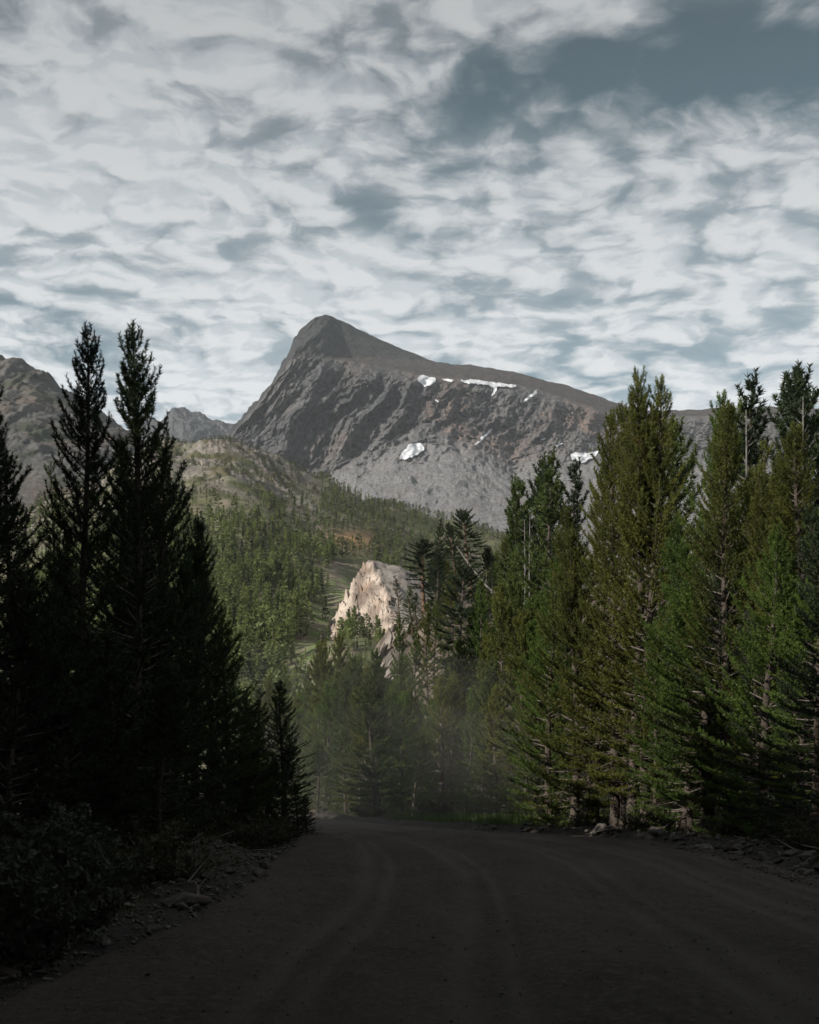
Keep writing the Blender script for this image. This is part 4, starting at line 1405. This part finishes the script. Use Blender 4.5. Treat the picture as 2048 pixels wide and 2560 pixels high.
# -------- fallen silver trunk on the knoll
def build_log():
    p0 = np.array([at(962, 136), 136.0, row_z(1152 * K, 136)])
    p1 = np.array([at(1052, 133), 133.0, row_z(1262 * K, 133)])
    q = np.linspace(0, 1, 12)
    ax = p0 + (p1 - p0) * q[:, None] + np.array([0, 0, -0.25]) * np.sin(q * np.pi)[:, None]
    tv, tf = tubes([ax], [np.interp(q, [0, 1], [0.04, 0.16])], 9)
    e = bpy.data.objects.new('fallen_tree', None)
    COL.objects.link(e)
    e.location = p1
    e['label'] = 'fallen silver grey trunk slanting down across the knoll crest'
    e['category'] = 'dead tree'
    o = link('trunk', mesh_np('trunk', tv - p1, tf, True), MATS['dead_wood'], e)
    r = np.random.default_rng(5)
    for _ in range(16):
        s = r.uniform(.2, .95)
        a = p0 + (p1 - p0) * s
        d = unit(np.array([r.uniform(-.2, .9), r.uniform(-.7, .7), r.uniform(.2, 1.0)]))
        L = r.uniform(.4, 1.2)
        qq = np.linspace(0, 1, 4)
        lv, lf = tubes([a + d * L * qq[:, None] - p1], [np.interp(qq, [0, 1], [.035, .008])], 4)
        link('branch_stub', mesh_np('branch_stub', lv, lf, True), MATS['dead_wood'], e)


build_log()


# -------- hillside forest
def far_tree(seed, kind):
    r = np.random.default_rng(seed)
    H = 10.0
    n = {'fir': 130, 'round': 120, 'aspen': 120}[kind]
    t = r.random(n) ** 0.8
    a = r.uniform(0, 6.28, n)
    if kind == 'fir':
        z = 0.6 + 9.2 * t
        R = 1.45 * (1 - t) ** .9 * (.75 + .35 * np.sin(t * 40 + r.uniform(0, 6))) + .12
    elif kind == 'round':
        z = 1.0 + 8.6 * t
        R = 2.3 * np.sin(np.clip(t * .92 + .08, 0, 1) * np.pi) ** .6 * r.uniform(.6, 1.1, n)
    else:
        z = 2.0 + 7.6 * t
        R = 1.7 * np.sin(np.clip(t * .9 + .1, 0, 1) * np.pi) ** .7
    R = R * r.random(n) ** .35
    c = np.stack([np.cos(a) * R, np.sin(a) * R, z], 1)
    out = unit(np.stack([np.cos(a), np.sin(a), r.uniform(-.1, .6, n)], 1))
    d1 = unit(out + r.normal(size=(n, 3)) * .55)
    d2 = unit(np.cross(d1, r.normal(size=(n, 3))))
    s = r.uniform(.5, 1.0, n)[:, None]
    v = np.stack([c - d1 * s * .5 + d2 * s * .42, c - d1 * s * .5 - d2 * s * .42, c + d1 * s * .9], 1).reshape(-1, 3)
    f = np.arange(len(v)).reshape(-1, 3)
    tv, tf = tubes([np.array([[0, 0, -.6], [0, 0, 5], [0, 0, 9.4]])], [np.array([.17, .10, .03])], 5)
    tf3 = np.concatenate([tf[:, [0, 1, 2]], tf[:, [0, 2, 3]]])
    return np.concatenate([v, tv]), np.concatenate([f, tf3 + len(v)]), len(f)


mat_leaf('far_needle', (0.095, 0.125, 0.046), (0.185, 0.220, 0.080), 0.45, 0.25, rnd=0.5)
mat_leaf('far_leaf', (0.11, 0.145, 0.05), (0.175, 0.215, 0.078), 0.45, 0.25, rnd=0.4)
mat_leaf('far_dark', (0.046, 0.058, 0.030), (0.085, 0.098, 0.044), 0.35, 0.25, rnd=0.5)


def build_hillside():
    protos = []
    for k, (kind, mat) in enumerate([('fir', 'far_needle'), ('fir', 'far_needle'), ('fir', 'far_dark'), ('round', 'far_dark'), ('round', 'far_needle'), ('aspen', 'far_leaf')]):
        v, f, nl = far_tree(50 + k, kind)
        me = mesh_np('pine_tree', v, f)
        me.materials.append(MATS[mat])
        me.materials.append(MATS['bark'])
        me.polygons.foreach_set('material_index', (np.arange(len(f)) >= nl).astype(np.int32))
        protos.append((v, f, nl, me, mat))
    r = np.random.default_rng(77)
    cand = 70000
    px = r.uniform(40, 1420, cand)
    D = 235 + (r.random(cand) ** 0.75) * 900
    X = (px - PXN) / FOC * D
    ct, Dc = hill_crest(px)
    z = hill_z(X, D)
    row = HOR - (z - EYE) / D * FOC
    s = (D - 200) / (Dc - 200)
    dens = 0.5 + 0.9 * fbm(X / 38, D / 60, 4, 201)
    wood = np.interp(s, [0, .1, .45, .6, .7, .82, .95, 1.06], [1, 1, .85, .62, .50, .42, .55, .8])
    wood = np.where(px < 760, wood * np.interp(row, [1080, 1130, 1230, 1290], [2.2, 2.2, 1.6, 1.0]), wood)
    P = np.clip(dens, 0.06, 1.2) * wood
    crag = (X > -40) & (X < 14) & (D > 362) & (D < 470) & (crag_z(X, D)[0] > z - 1.0)
    P = np.where(crag, 0, P)
    P = np.where((X > -34) & (X < 14) & (D > 335) & (D < 412), np.maximum(P, .5), P)
    gp = np.interp(row, [1380, 1480, 1560, 1640, 1760], [900, 850, 800, 790, 760])
    P = np.where((np.abs(px - gp) < 52) & (row > 1395), P * 0.05, P)
    P = np.where(np.exp(-((px - 880) / 62) ** 2 - ((row - 1350) / 24) ** 2) > .4, 0, P)
    P = np.where(((X + 2) / 26) ** 2 + ((D - 525) / 44) ** 2 < 1, P * .10, P)
    P = np.where((px > 1130) & (row > 1480), 0, P)
    P = np.where(s > 1.06, 0, P)
    keep = np.where(r.random(cand) < P * 0.42)[0]
    # thin out by spacing on a coarse grid
    seen = set()
    sel = []
    for i in keep:
        key = (int(X[i] / 2.0), int(D[i] / 2.7))
        if key in seen:
            continue
        seen.add(key)
        sel.append(i)
    sel = np.array(sel)
    hgt = r.uniform(5.0, 10.5, len(sel)) * np.interp(s[sel], [0, .35, .6, .8, 1.0], [1.35, 1.2, 1.0, .85, .72])
    hgt = np.where((X[sel] > -34) & (X[sel] < 14) & (D[sel] > 335) & (D[sel] < 412), hgt * r.uniform(.25, .75, len(sel)), hgt)
    hgt = np.where((px[sel] < 800) & (row[sel] < 1260), hgt * .5, hgt)
    up = fbm(X[sel] / 30, D[sel] / 40, 2, 205)
    kinds = np.where((up > .18) & (s[sel] < .62) & (r.random(len(sel)) < .4), 5, r.choice([0, 1, 2, 3, 4], len(sel), p=[.34, .32, .20, .07, .07]))
    kinds = np.where((s[sel] > .6) & (r.random(len(sel)) < .45), 3, kinds)
    kinds = np.where((px[sel] < 800) & (row[sel] < 1250), 3, kinds)
    big = np.argsort(-(hgt / D[sel]))[:260]
    big_set = set(big.tolist())
    zone = [('green conifer in the hazy forest low on the sunlit hillside', 0.0), ('conifer on the middle of the sunlit hillside forest', 0.33)]
    VV, FF, MI, off = [], [], [], 0
    for j, i in enumerate(sel):
        v, f, nl, me, mat = protos[kinds[j]]
        k = hgt[j] / 10.0
        rz = r.uniform(0, 6.28)
        kw = k * r.uniform(.9, 1.35)
        if j in big_set:
            o = bpy.data.objects.new('hillside_tree', me)
            COL.objects.link(o)
            o.location = (X[i], D[i], z[i] - .1)
            o.rotation_euler = (0, 0, rz)
            o.scale = (kw, kw, k)
            right = px[i] > 900
            o['label'] = ('conifer on the sunlit hillside right of the pale crag' if right else
                          'leafy green tree among the conifers low on the sunlit hillside' if kinds[j] == 5 else
                          ('dark' if kinds[j] == 2 else 'bushy' if kinds[j] in (3, 4) else 'pointed') + ' conifer ' + ('low on' if s[i] < .3 else 'halfway up') + ' the sunlit hillside, ' + ('behind the left roadside pines' if px[i] < 560 else 'right of the left roadside pines' if px[i] < 690 else 'beside the grassy gully'))
            o['category'] = 'tree'
            o['group'] = 'larger trees of the hillside forest'
        else:
            c, sn = math.cos(rz), math.sin(rz)
            keep_n = nl if D[i] < 600 else int(nl * .62)
            fv = np.concatenate([v[:keep_n * 3], v[nl * 3:]])
            ff = np.concatenate([np.arange(keep_n * 3).reshape(-1, 3), f[nl:] - nl * 3 + keep_n * 3])
            w = np.stack([(fv[:, 0] * c - fv[:, 1] * sn) * kw + X[i], (fv[:, 0] * sn + fv[:, 1] * c) * kw + D[i], fv[:, 2] * k + z[i] - .1], 1)
            VV.append(w)
            FF.append(ff + off)
            mi = {'far_needle': 0, 'far_dark': 1, 'far_leaf': 2}[mat]
            MI.append(np.concatenate([np.full(keep_n, mi), np.full(len(f) - nl, 3)]))
            off += len(w)
    # low brush on the open shoulder
    me = mesh_np('forest', np.concatenate(VV), np.concatenate(FF))
    for mn in ('forest_needle', 'forest_dark', 'forest_leaf'):
        me.materials.append(MATS[mn])
    me.materials.append(MATS['bark'])
    me.polygons.foreach_set('material_index', np.concatenate(MI).astype(np.int32))
    link('forest', me, kind='stuff', label='conifer forest covering the hillside as one mass', category='forest')


mat_leaf('forest_needle', (0.095, 0.125, 0.046), (0.185, 0.220, 0.080), 0.45, 0.16, rnd=0.0)
mat_leaf('forest_leaf', (0.11, 0.145, 0.05), (0.175, 0.215, 0.078), 0.45, 0.16, rnd=0.0)
mat_leaf('forest_dark', (0.046, 0.058, 0.030), (0.085, 0.098, 0.044), 0.35, 0.16, rnd=0.0)
build_hillside()


# -------- shrubs
def shrub_mesh(seed, H=2.0, R=1.6, stems=26, leaves=9000, lsize=0.055):
    r = np.random.default_rng(seed)
    P, Rr, tips, dirs = [], [], [], []
    for _ in range(stems):
        a = r.uniform(0, 6.28)
        o = R * np.sqrt(r.random())
        h = H * (1 - .45 * (o / R) ** 2) * r.uniform(.7, 1.1)
        q = np.linspace(0, 1, 7)
        p = np.stack([np.cos(a) * o * (.25 + .75 * q ** .8) + r.normal(0, .05, 7), np.sin(a) * o * (.25 + .75 * q ** .8) + r.normal(0, .05, 7), -.1 + h * q], 1)
        P.append(p)
        Rr.append(np.interp(q, [0, 1], [.018, .004]))
        for k in range(8):
            s = r.uniform(.25, 1)
            i = min(5, int(s * 6))
            b = p[i] + (p[i + 1] - p[i]) * (s * 6 - i)
            d = unit(np.array([r.normal(), r.normal(), r.uniform(.1, 1.0)]))
            L = r.uniform(.2, .55)
            qq = np.linspace(0, 1, 4)
            P.append(b + d * L * qq[:, None])
            Rr.append(np.interp(qq, [0, 1], [.006, .002]))
            tips.append(b)
            dirs.append(d * L)
    tips, dirs = np.array(tips), np.array(dirs)
    k = r.integers(len(tips), size=leaves)
    c = tips[k] + dirs[k] * r.uniform(.1, 1.15, (leaves, 1)) + r.normal(0, .035, (leaves, 3))
    d1 = unit(unit(dirs[k]) + r.normal(size=(leaves, 3)) * .8)
    d2 = unit(np.cross(d1, r.normal(size=(leaves, 3))))
    s = lsize * r.uniform(.6, 1.3, (leaves, 1))
    v = np.stack([c - d1 * s, c + d2 * s * .38, c + d1 * s, c - d2 * s * .38], 1).reshape(-1, 4, 3)
    f = np.arange(leaves * 4).reshape(-1, 4)
    sv, sf = tubes(P, Rr, 3)
    return mesh_np('stems', sv, sf, True), mesh_np('foliage', v.reshape(-1, 3), f)


SHR = [shrub_mesh(61), shrub_mesh(62, 1.5, 1.2, 20, 6000, .05), shrub_mesh(63, .8, .7, 16, 2600, .045)]
SHRUBS = [
    (-4.9, 39.0, 1, .9, 'brush_leaf', 'dark bush right at the road edge past the berm'),
    (-4.8, 43.5, 1, .9, 'brush_leaf', 'dark bush midway along the far left verge'),
    (-5.0, 48.2, 1, .85, 'brush_leaf', 'dark bush below the crooked pine by the bend'),
    (-5.2, 34.8, 2, 1.3, 'brush_leaf', 'low dark bush on top of the berm end'),
    (-4.7, 16.8, 2, 1.4, 'willow_leaf', 'low willow tuft on the bank above the dark round stone'),
    (-4.3, 23.8, 2, 1.2, 'brush_leaf', 'low tuft between the long pale boulder and the berm'),
    (-4.35, 15.6, 0, .9, 'willow_leaf', 'willow bush leaning over the left road edge in the foreground'),
    (-4.0, 13.0, 1, .9, 'willow_leaf', 'small willow bush at the left road edge nearest the viewer'),
    (-4.9, 18.2, 0, .85, 'willow_leaf', 'willow bush just before the slanting boulders'),
    (-6.2, 27.0, 0, .8, 'brush_leaf', 'broad dark bush between the boulders and the rubble berm'),
    (-5.6, 30.5, 1, .9, 'brush_leaf', 'dark bush crowning the rubble berm'),
    (-5.4, 37.0, 0, .8, 'brush_leaf', 'broad dusty bush at the far end of the rubble berm'),
    (-4.9, 14.2, 0, 1.05, 'willow_leaf', 'large grey green willow bush filling the lower left corner'),
    (-5.6, 17.0, 0, 1.15, 'willow_leaf', 'tall willow bush behind the corner bush at the left edge'),
    (-4.6, 11.2, 1, 1.0, 'willow_leaf', 'lowest willow bush at the bottom left margin'),
    (-5.4, 19.8, 1, 1.1, 'willow_leaf', 'willow bush left of the slanting boulders'),
    (-6.8, 21.5, 0, .9, 'willow_leaf', 'willow bush deep in the shade behind the slanting boulders'),
    (-5.8, 24.5, 1, 1.0, 'brush_leaf', 'dark bush above the slanting boulders'),
    (-6.0, 33.5, 1, 1.1, 'brush_leaf', 'dark bush behind the rubble berm'),
    (-5.3, 41.0, 1, .9, 'brush_leaf', 'brown dusty bush past the rubble berm'),
    (-4.9, 46.0, 1, .8, 'brush_leaf', 'brown dusty bush nearer the bend on the left'),
    (-5.0, 50.5, 1, .7, 'brush_leaf', 'last brown bush at the left corner of the bend'),
    (9.9, 33.0, 1, .9, 'brush_leaf', 'dark bush behind the verge stones at the right margin'),
    (10.1, 38.0, 1, .8, 'brush_leaf', 'dark bush at the foot of the straight boled pine'),
    (10.2, 43.5, 1, .9, 'brush_leaf', 'twiggy bush between the boles on the right verge'),
    (8.7, 50.5, 1, .9, 'brush_leaf', 'twiggy brown bush at the start of the right stand'),
    (7.0, 55.0, 2, 1.1, 'brush_leaf', 'small brown bush right of the grass patch'),
    (1.2, 72.0, 1, .8, 'brush_leaf', 'dusty bush in the middle of the outer bend'),
    (-2.4, 82.0, 1, .8, 'brush_leaf', 'dusty bush at the far left of the outer bend'),
    (9.6, 28.5, 2, 1.2, 'brush_leaf', 'low bush behind the near verge stones on the right'),
    (12.0, 47.0, 0, .8, 'brush_leaf', 'broad dark bush in the understory of the right stand'),
]
for i, (X, Y, k, sc, leaf, lab) in enumerate(SHRUBS):
    e = bpy.data.objects.new('bush', None)
    COL.objects.link(e)
    e.location = (X, Y, float(ground_z(X, Y)) - .05)
    e.rotation_euler = (0, 0, 1.7 * i)
    e.scale = (sc, sc, sc)
    e['label'] = lab
    e['category'] = 'bush'
    e['group'] = 'roadside bushes'
    st, fo = SHR[k]
    dressed('stems', st, 'twig', e)
    dressed('foliage', fo, leaf, e)


# -------- grass
def build_grass():
    r = np.random.default_rng(90)
    mat_leaf('grass_green', (0.058, 0.088, 0.026), (0.09, 0.13, 0.038), 0.4, 0.8, rnd=0)
    mat_leaf('grass_dry', (0.075, 0.068, 0.040), (0.115, 0.10, 0.055), 0.3, 0.8, rnd=0)
    def blades(X, Y, h, w, name, mat, label):
        n = len(X)
        z = ground_z(X, Y)
        a = r.uniform(0, 6.28, n)
        lean = r.uniform(.05, .5, n) * h
        b = np.stack([X, Y, z - .02], 1)
        side = np.stack([np.cos(a), np.sin(a), 0 * a], 1) * (w * .5)
        tip = b + np.stack([-np.sin(a) * lean, np.cos(a) * lean, h], 1)
        v = np.stack([b - side, b + side, tip], 1).reshape(-1, 3)
        link(name, mesh_np(name, v, np.arange(len(v)).reshape(-1, 3)), MATS[mat], kind='stuff', label=label, category='grass')
    n = 16000
    Y = r.uniform(56, 72, n)
    X = XR(Y) + .5 + r.random(n) ** .7 * 3.4
    k = fbm(X / 1.3, Y / 1.3, 2, 95) > -.25
    blades(X[k], Y[k], r.uniform(.25, .62, k.sum()), .035, 'grass', 'grass_green', 'bright green grass patch on the outer edge of the bend')
    n = 26000
    Y = r.uniform(8, 56, n)
    lft = r.random(n) < .5
    X = np.where(lft, XL(Y) - .7 - r.random(n) * 5, XR(Y) + 1.1 + r.random(n) * 5)
    k = fbm(X / 1.1, Y / 1.1, 3, 96) > .12
    blades(X[k], Y[k], r.uniform(.10, .38, k.sum()), .018, 'dry_grass', 'grass_dry', 'thin dry grass along both verges in the shade')


build_grass()


# -------- stones
def rock_mesh(seed, n=16, flat=.6, bev=.06):
    r = np.random.default_rng(seed)
    bm = bmesh.new()
    p = unit(r.normal(size=(n, 3))) * r.uniform(.75, 1.1, (n, 1)) * np.array([1, r.uniform(.6, .95), flat])
    for q in p:
        bm.verts.new(q)
    res = bmesh.ops.convex_hull(bm, input=bm.verts)
    bmesh.ops.delete(bm, geom=[g for g in res['geom_interior'] if isinstance(g, bmesh.types.BMVert)], context='VERTS')
    bmesh.ops.bevel(bm, geom=list(bm.edges), offset=bev, segments=1, affect='EDGES', profile=.6)
    bmesh.ops.triangulate(bm, faces=bm.faces)
    me = bpy.data.meshes.new('stone')
    bm.to_mesh(me)
    bm.free()
    return me


mat_simple('stone', (0.055, 0.05, 0.046), (0.125, 0.115, 0.105), 2.2, 6, .65, .8, .05, c3=(0.11, 0.085, 0.068), s3=1.1)
mat_simple('stone_pale', (0.13, 0.12, 0.11), (0.25, 0.235, 0.215), 2.2, 6, .65, .8, .05)
ROCKS = [rock_mesh(300 + i, 13 + i % 4, .45 + .1 * (i % 4)) for i in range(7)]
for me in ROCKS:
    me.materials.append(MATS['stone'])
ROCKP = [rock_mesh(320 + i, 15, .5) for i in range(3)]
for me in ROCKP:
    me.materials.append(MATS['stone_pale'])


def stone(X, Y, s, label, group, me, stretch=(1, 1, 1), rot=None, sink=.25):
    o = link('stone' if s < .3 else 'boulder', me, label=label, category='rock')
    if group:
        o['group'] = group
    o.location = (X, Y, float(ground_z(X, Y)) + s * me.get('h', .5) * stretch[2] * (1 - 2 * sink) * .8)
    o.scale = (s * stretch[0], s * stretch[1], s * stretch[2])
    o.rotation_euler = rot or (random.uniform(-.4, .4), random.uniform(-.4, .4), random.uniform(0, 6.28))
    return o


def build_stones():
    r = np.random.default_rng(400)
    # named boulders on the left verge and the pale one on the right
    for X, Y, s, st, rot, me, lab in [
        (-5.55, 22.6, .62, (1.9, .8, .7), (0.1, .42, -.5), ROCKP[0], 'long pale boulder slanting down behind the left verge'),
        (-4.85, 21.2, .40, (1.7, .7, .6), (0, .40, -.5), ROCKP[1], 'elongated pale boulder below the longest slanting boulder'),
        (-4.55, 20.3, .34, (1.6, .7, .7), (0, .35, -.4), ROCKP[2], 'smooth pale oval boulder third in the slanting row'),
        (-4.15, 19.9, .22, (1.3, 1, .8), (0, .2, .3), ROCKP[0], 'roundish pale stone at the lower end of the slanting row'),
        (-3.25, 20.6, .38, (1.3, 1, .8), (0, 0, .2), ROCKS[1], 'rounded brown boulder at the road edge below the rubble berm'),
        (-4.25, 17.4, .30, (1.2, 1, .8), (0, 0, 1.0), ROCKS[3], 'dark round stone left of the brown boulder at the road edge'),
        (-3.85, 12.6, .26, (1.4, 1, .8), (0, 0, .4), ROCKS[2], 'dim stone at the road edge near the bottom left corner'),
        (8.35, 39.5, .46, (.9, .8, 1.1), (.3, .4, .4), ROCKP[1], 'pale upright boulder at the rocky right verge'),
        (7.0, 51.0, .34, (1.3, 1, .7), (0, 0, .4), ROCKS[4], 'grey boulder at the verge below the right stand'),
        (8.15, 29.2, .34, (1.3, 1, .7), (0, 0, .9), ROCKS[5], 'largest grey stone of the near right verge'),
    ]:
        stone(X, Y, s, lab, None, me, st, rot)
    for _ in range(210):
        Y = 21 + 38 * r.random() ** 1.15
        X = float(XR(Y)) + abs(r.normal(.15, .45)) - .15
        s = float(np.clip(r.lognormal(-1.95, .45), .06, .36))
        where = 'at the right margin of the view' if Y < 29 else 'before the pale upright boulder' if Y < 38 else 'below the boles of the right stand' if Y < 48 else 'near the grass patch'
        stone(X, Y, s, ('larger ' if s > .2 else 'small ') + 'grey stone of the right verge rubble ' + where, 'stones along the right verge', ROCKS[int(r.integers(7))])
    for _ in range(75):
        Y = r.uniform(22.5, 36)
        X = float(XL(Y)) - r.uniform(-.3, 2.2)
        s = float(np.clip(r.lognormal(-2.3, .4), .05, .26))
        stone(X, Y, s, ('larger' if s > .14 else 'small') + ' stone on the ' + ('near' if Y < 27 else 'middle' if Y < 31.5 else 'far') + ' part of the left rubble berm', 'stones of the left rubble berm', ROCKS[int(r.integers(7))])
    for _ in range(55):
        Y = r.uniform(12, 22)
        X = float(XL(Y)) - r.uniform(0, 1.9)
        s = float(np.clip(r.lognormal(-2.5, .4), .04, .2))
        stone(X, Y, s, ('larger' if s > .1 else 'small') + ' stone on the bank below the ' + ('nearest willow' if Y < 15 else 'leaning willow' if Y < 18.5 else 'willow by the boulders'), 'stones below the willow bushes', ROCKS[int(r.integers(7))])
    # sticks and dead branches dropped along the verges
    mat_simple('stick', (0.06, 0.05, 0.042), (0.16, 0.14, 0.12), 5, 4, .6, .4, .01)
    kinds = []
    for k in range(4):
        q = np.linspace(0, 1, 7)
        ax = np.stack([q * 1.3 - .65, .10 * np.sin(q * 5 + k), .04 * np.sin(q * 7 + 2 * k)], 1)
        P, R = [ax], [np.interp(q, [0, 1], [.022, .007])]
        for j in range(4):
            b = ax[1 + j]
            d = np.array([.3, (-1) ** j * .32, .12 * (j % 2)])
            P.append(b + d * np.linspace(0, 1, 4)[:, None])
            R.append(np.linspace(.010, .003, 4))
        v, f = tubes(P, R, 5)
        me = mesh_np('fallen_branch', v, f, True)
        me.materials.append(MATS['stick'])
        kinds.append(me)
    for i in range(34):
        Y = 14 + 44 * r.random()
        lft = i % 2 == 0
        X = float(XL(Y)) - r.uniform(.5, 2.4) if lft else float(XR(Y)) + r.uniform(.5, 2.2)
        o = link('fallen_branch', kinds[i % 4], label='dead branch lying on the left verge' if lft else 'dead branch lying on the right verge', category='branch', group='dead branches on the verges')
        o.location = (X, Y, float(ground_z(X, Y)) + .05)
        o.rotation_euler = (r.uniform(-.3, .3), r.uniform(-.35, .35), r.uniform(0, 6.28))
        o.scale = (r.uniform(.6, 1.6),) * 3
    # loose gravel: uncountable
    n = 32000
    Y = 6.5 + 52 * r.random(n) ** 1.7
    u = r.random(n)
    edge = r.random(n) < .38
    u = np.where(edge, np.where(r.random(n) < .6, 1 - np.abs(r.normal(0, .10, n)), np.abs(r.normal(0, .08, n))), u)
    X = XL(Y) - .8 + u * (XR(Y) - XL(Y) + 1.8)
    m = 5000                       # coarser rubble on the left bank and the right edge
    Y[:m] = r.uniform(11, 44, m)
    X[:m] = np.where(r.random(m) < .6, XL(Y[:m]) - r.uniform(-.3, 2.6, m), XR(Y[:m]) + r.uniform(-.9, 1.1, m))
    s = np.clip(r.lognormal(-4.9, .42, n), .005, .03) * np.where(edge, 1.35, 1.0)
    s[:m] = np.clip(r.lognormal(-3.6, .5, m), .012, .09)
    dl, dr = road_rel(X, Y)
    z = np.where(np.maximum(dl, dr) < -.25, road_z(X, Y), ground_z(X, Y) + .03)
    octv = np.array([[1, 0, 0], [0, 1, 0], [-1, 0, 0], [0, -1, 0], [0, 0, 1], [0, 0, -1]], float)
    of = np.array([[0, 1, 4], [1, 2, 4], [2, 3, 4], [3, 0, 4], [1, 0, 5], [2, 1, 5], [3, 2, 5], [0, 3, 5]])
    v = octv[None] * r.uniform(.6, 1.3, (n, 6, 1)) * np.array([1, 1, .6]) + r.normal(0, .18, (n, 6, 3))
    a = r.uniform(0, 6.28, n)
    c, sn = np.cos(a)[:, None], np.sin(a)[:, None]
    v = np.stack([v[..., 0] * c - v[..., 1] * sn, v[..., 0] * sn + v[..., 1] * c, v[..., 2]], -1) * s[:, None, None]
    v += np.stack([X, Y, z + s * .2], 1)[:, None]
    f = (of[None] + 6 * np.arange(n)[:, None, None]).reshape(-1, 3)
    me = mesh_np('gravel', v.reshape(-1, 3), f)
    mat_simple('gravel', (0.045, 0.039, 0.034), (0.17, 0.155, 0.14), 14.0, 3, .8, .3, .01)
    link('gravel', me, MATS['gravel'], kind='stuff', label='loose gravel scattered over the dirt road', category='gravel')


build_stones()


def build_slabs():
    """tilted rock slabs on the bare left end of the knoll"""
    r = np.random.default_rng(500)
    mat_simple('slab_rock', (0.055, 0.047, 0.040), (0.165, 0.14, 0.118), 0.9, 6, .7, 1.0, .25, c3=(0.21, 0.19, 0.17), s3=.5)
    shapes = [rock_mesh(520 + i, 22, .34, .03) for i in range(5)]
    for me in shapes:
        me.materials.append(MATS['slab_rock'])
    spots = [(842, 1308, 1.7), (830, 1325, 1.9), (815, 1342, 1.9), (826, 1352, 1.5), (802, 1362, 2.0), (812, 1380, 1.6), (792, 1385, 2.0), (800, 1402, 1.7),
             (782, 1410, 2.1), (792, 1428, 1.6), (774, 1436, 1.9), (835, 1372, 1.4), (822, 1400, 1.5), (806, 1432, 1.5), (784, 1452, 1.6), (850, 1335, 1.4), (858, 1318, 1.2), (842, 1400, 1.3), (818, 1440, 1.4)]
    words = ['topmost', 'second', 'third']
    for i, (xs, ys, sz) in enumerate(spots):
        Y = np.arange(96, 190, .5)
        X = (xs * K - PXN) / FOC * Y
        hit = np.where(knoll_z(X, Y) >= row_z(ys * K, Y))[0]
        if len(hit) == 0:
            continue
        y = float(Y[hit[0]])
        o = link('tilted_rock', shapes[i % 5], label='topmost tilted slab on the left brow of the knoll' if i == 0 else 'tilted brown rock slab on the bare left end of the knoll', category='rock', group='slabs of the knoll')
        o.location = ((xs * K - PXN) / FOC * y, y + .3, float(row_z(ys * K, y)) - .1)
        o.scale = (sz * r.uniform(1.0, 1.5), sz * r.uniform(.7, 1.0), sz * r.uniform(.6, .9))
        o.rotation_euler = (r.uniform(-.3, .3), math.radians(-52) + r.uniform(-.2, .2), r.uniform(-.5, .5))


build_slabs()


# ------------------------------------------------------------------ air
def build_haze():
    m = bpy.data.materials.new('haze')
    m.use_nodes = True
    w = NT(m.node_tree)
    pv = w.n('ShaderNodeVolumePrincipled')
    pv.inputs['Color'].default_value = (0.86, 0.93, 1.0, 1)
    pv.inputs['Density'].default_value = HAZE
    pv.inputs['Anisotropy'].default_value = 0.0
    out = w.n('ShaderNodeOutputMaterial')
    w.put(out.inputs['Volume'], pv.outputs[0])
    x0, x1, y0, y1, z0, z1 = -4200, 4200, -1200, 6800, -6, 1640
    v = [(x, y, z) for z in (z0, z1) for y in (y0, y1) for x in (x0, x1)]
    f = [(0, 2, 3, 1), (4, 5, 7, 6), (0, 1, 5, 4), (2, 6, 7, 3), (0, 4, 6, 2), (1, 3, 7, 5)]
    me = mesh_np('haze', np.array(v, float), np.array(f))
    link('haze', me, m, kind='stuff', label='thin pale air over the whole valley', category='haze')


HAZE = 0.000030
build_haze()


def build_dust():
    """dust hanging over the bend: even density, thin at the rim because the cloud is rounded"""
    m = bpy.data.materials.new('dust')
    m.use_nodes = True
    w = NT(m.node_tree)
    pv = w.n('ShaderNodeVolumePrincipled')
    pv.inputs['Color'].default_value = (0.93, 0.92, 0.90, 1)
    pv.inputs['Density'].default_value = 0.0011
    out = w.n('ShaderNodeOutputMaterial')
    w.put(out.inputs['Volume'], pv.outputs[0])
    for c, rad, lab in [((-2.5, 74, 0.6), (12, 20, 3.6), 'thin dust hanging lowest over the bend of the road'),
                        ((-2.5, 78, 1.0), (15, 26, 5.5), 'paler dust rising above the bend to the lower boughs'),
                        ((-4.0, 82, 1.5), (17, 30, 8.5), 'faintest dust drifting up among the pines of the bend')]:
        bm = bmesh.new()
        bmesh.ops.create_icosphere(bm, subdivisions=4, radius=1.0)
        me = bpy.data.meshes.new('dust_cloud')
        bm.to_mesh(me)
        bm.free()
        o = link('dust_cloud', me, m, kind='stuff', label=lab, category='dust')
        o.location = c
        o.scale = rad


build_dust()
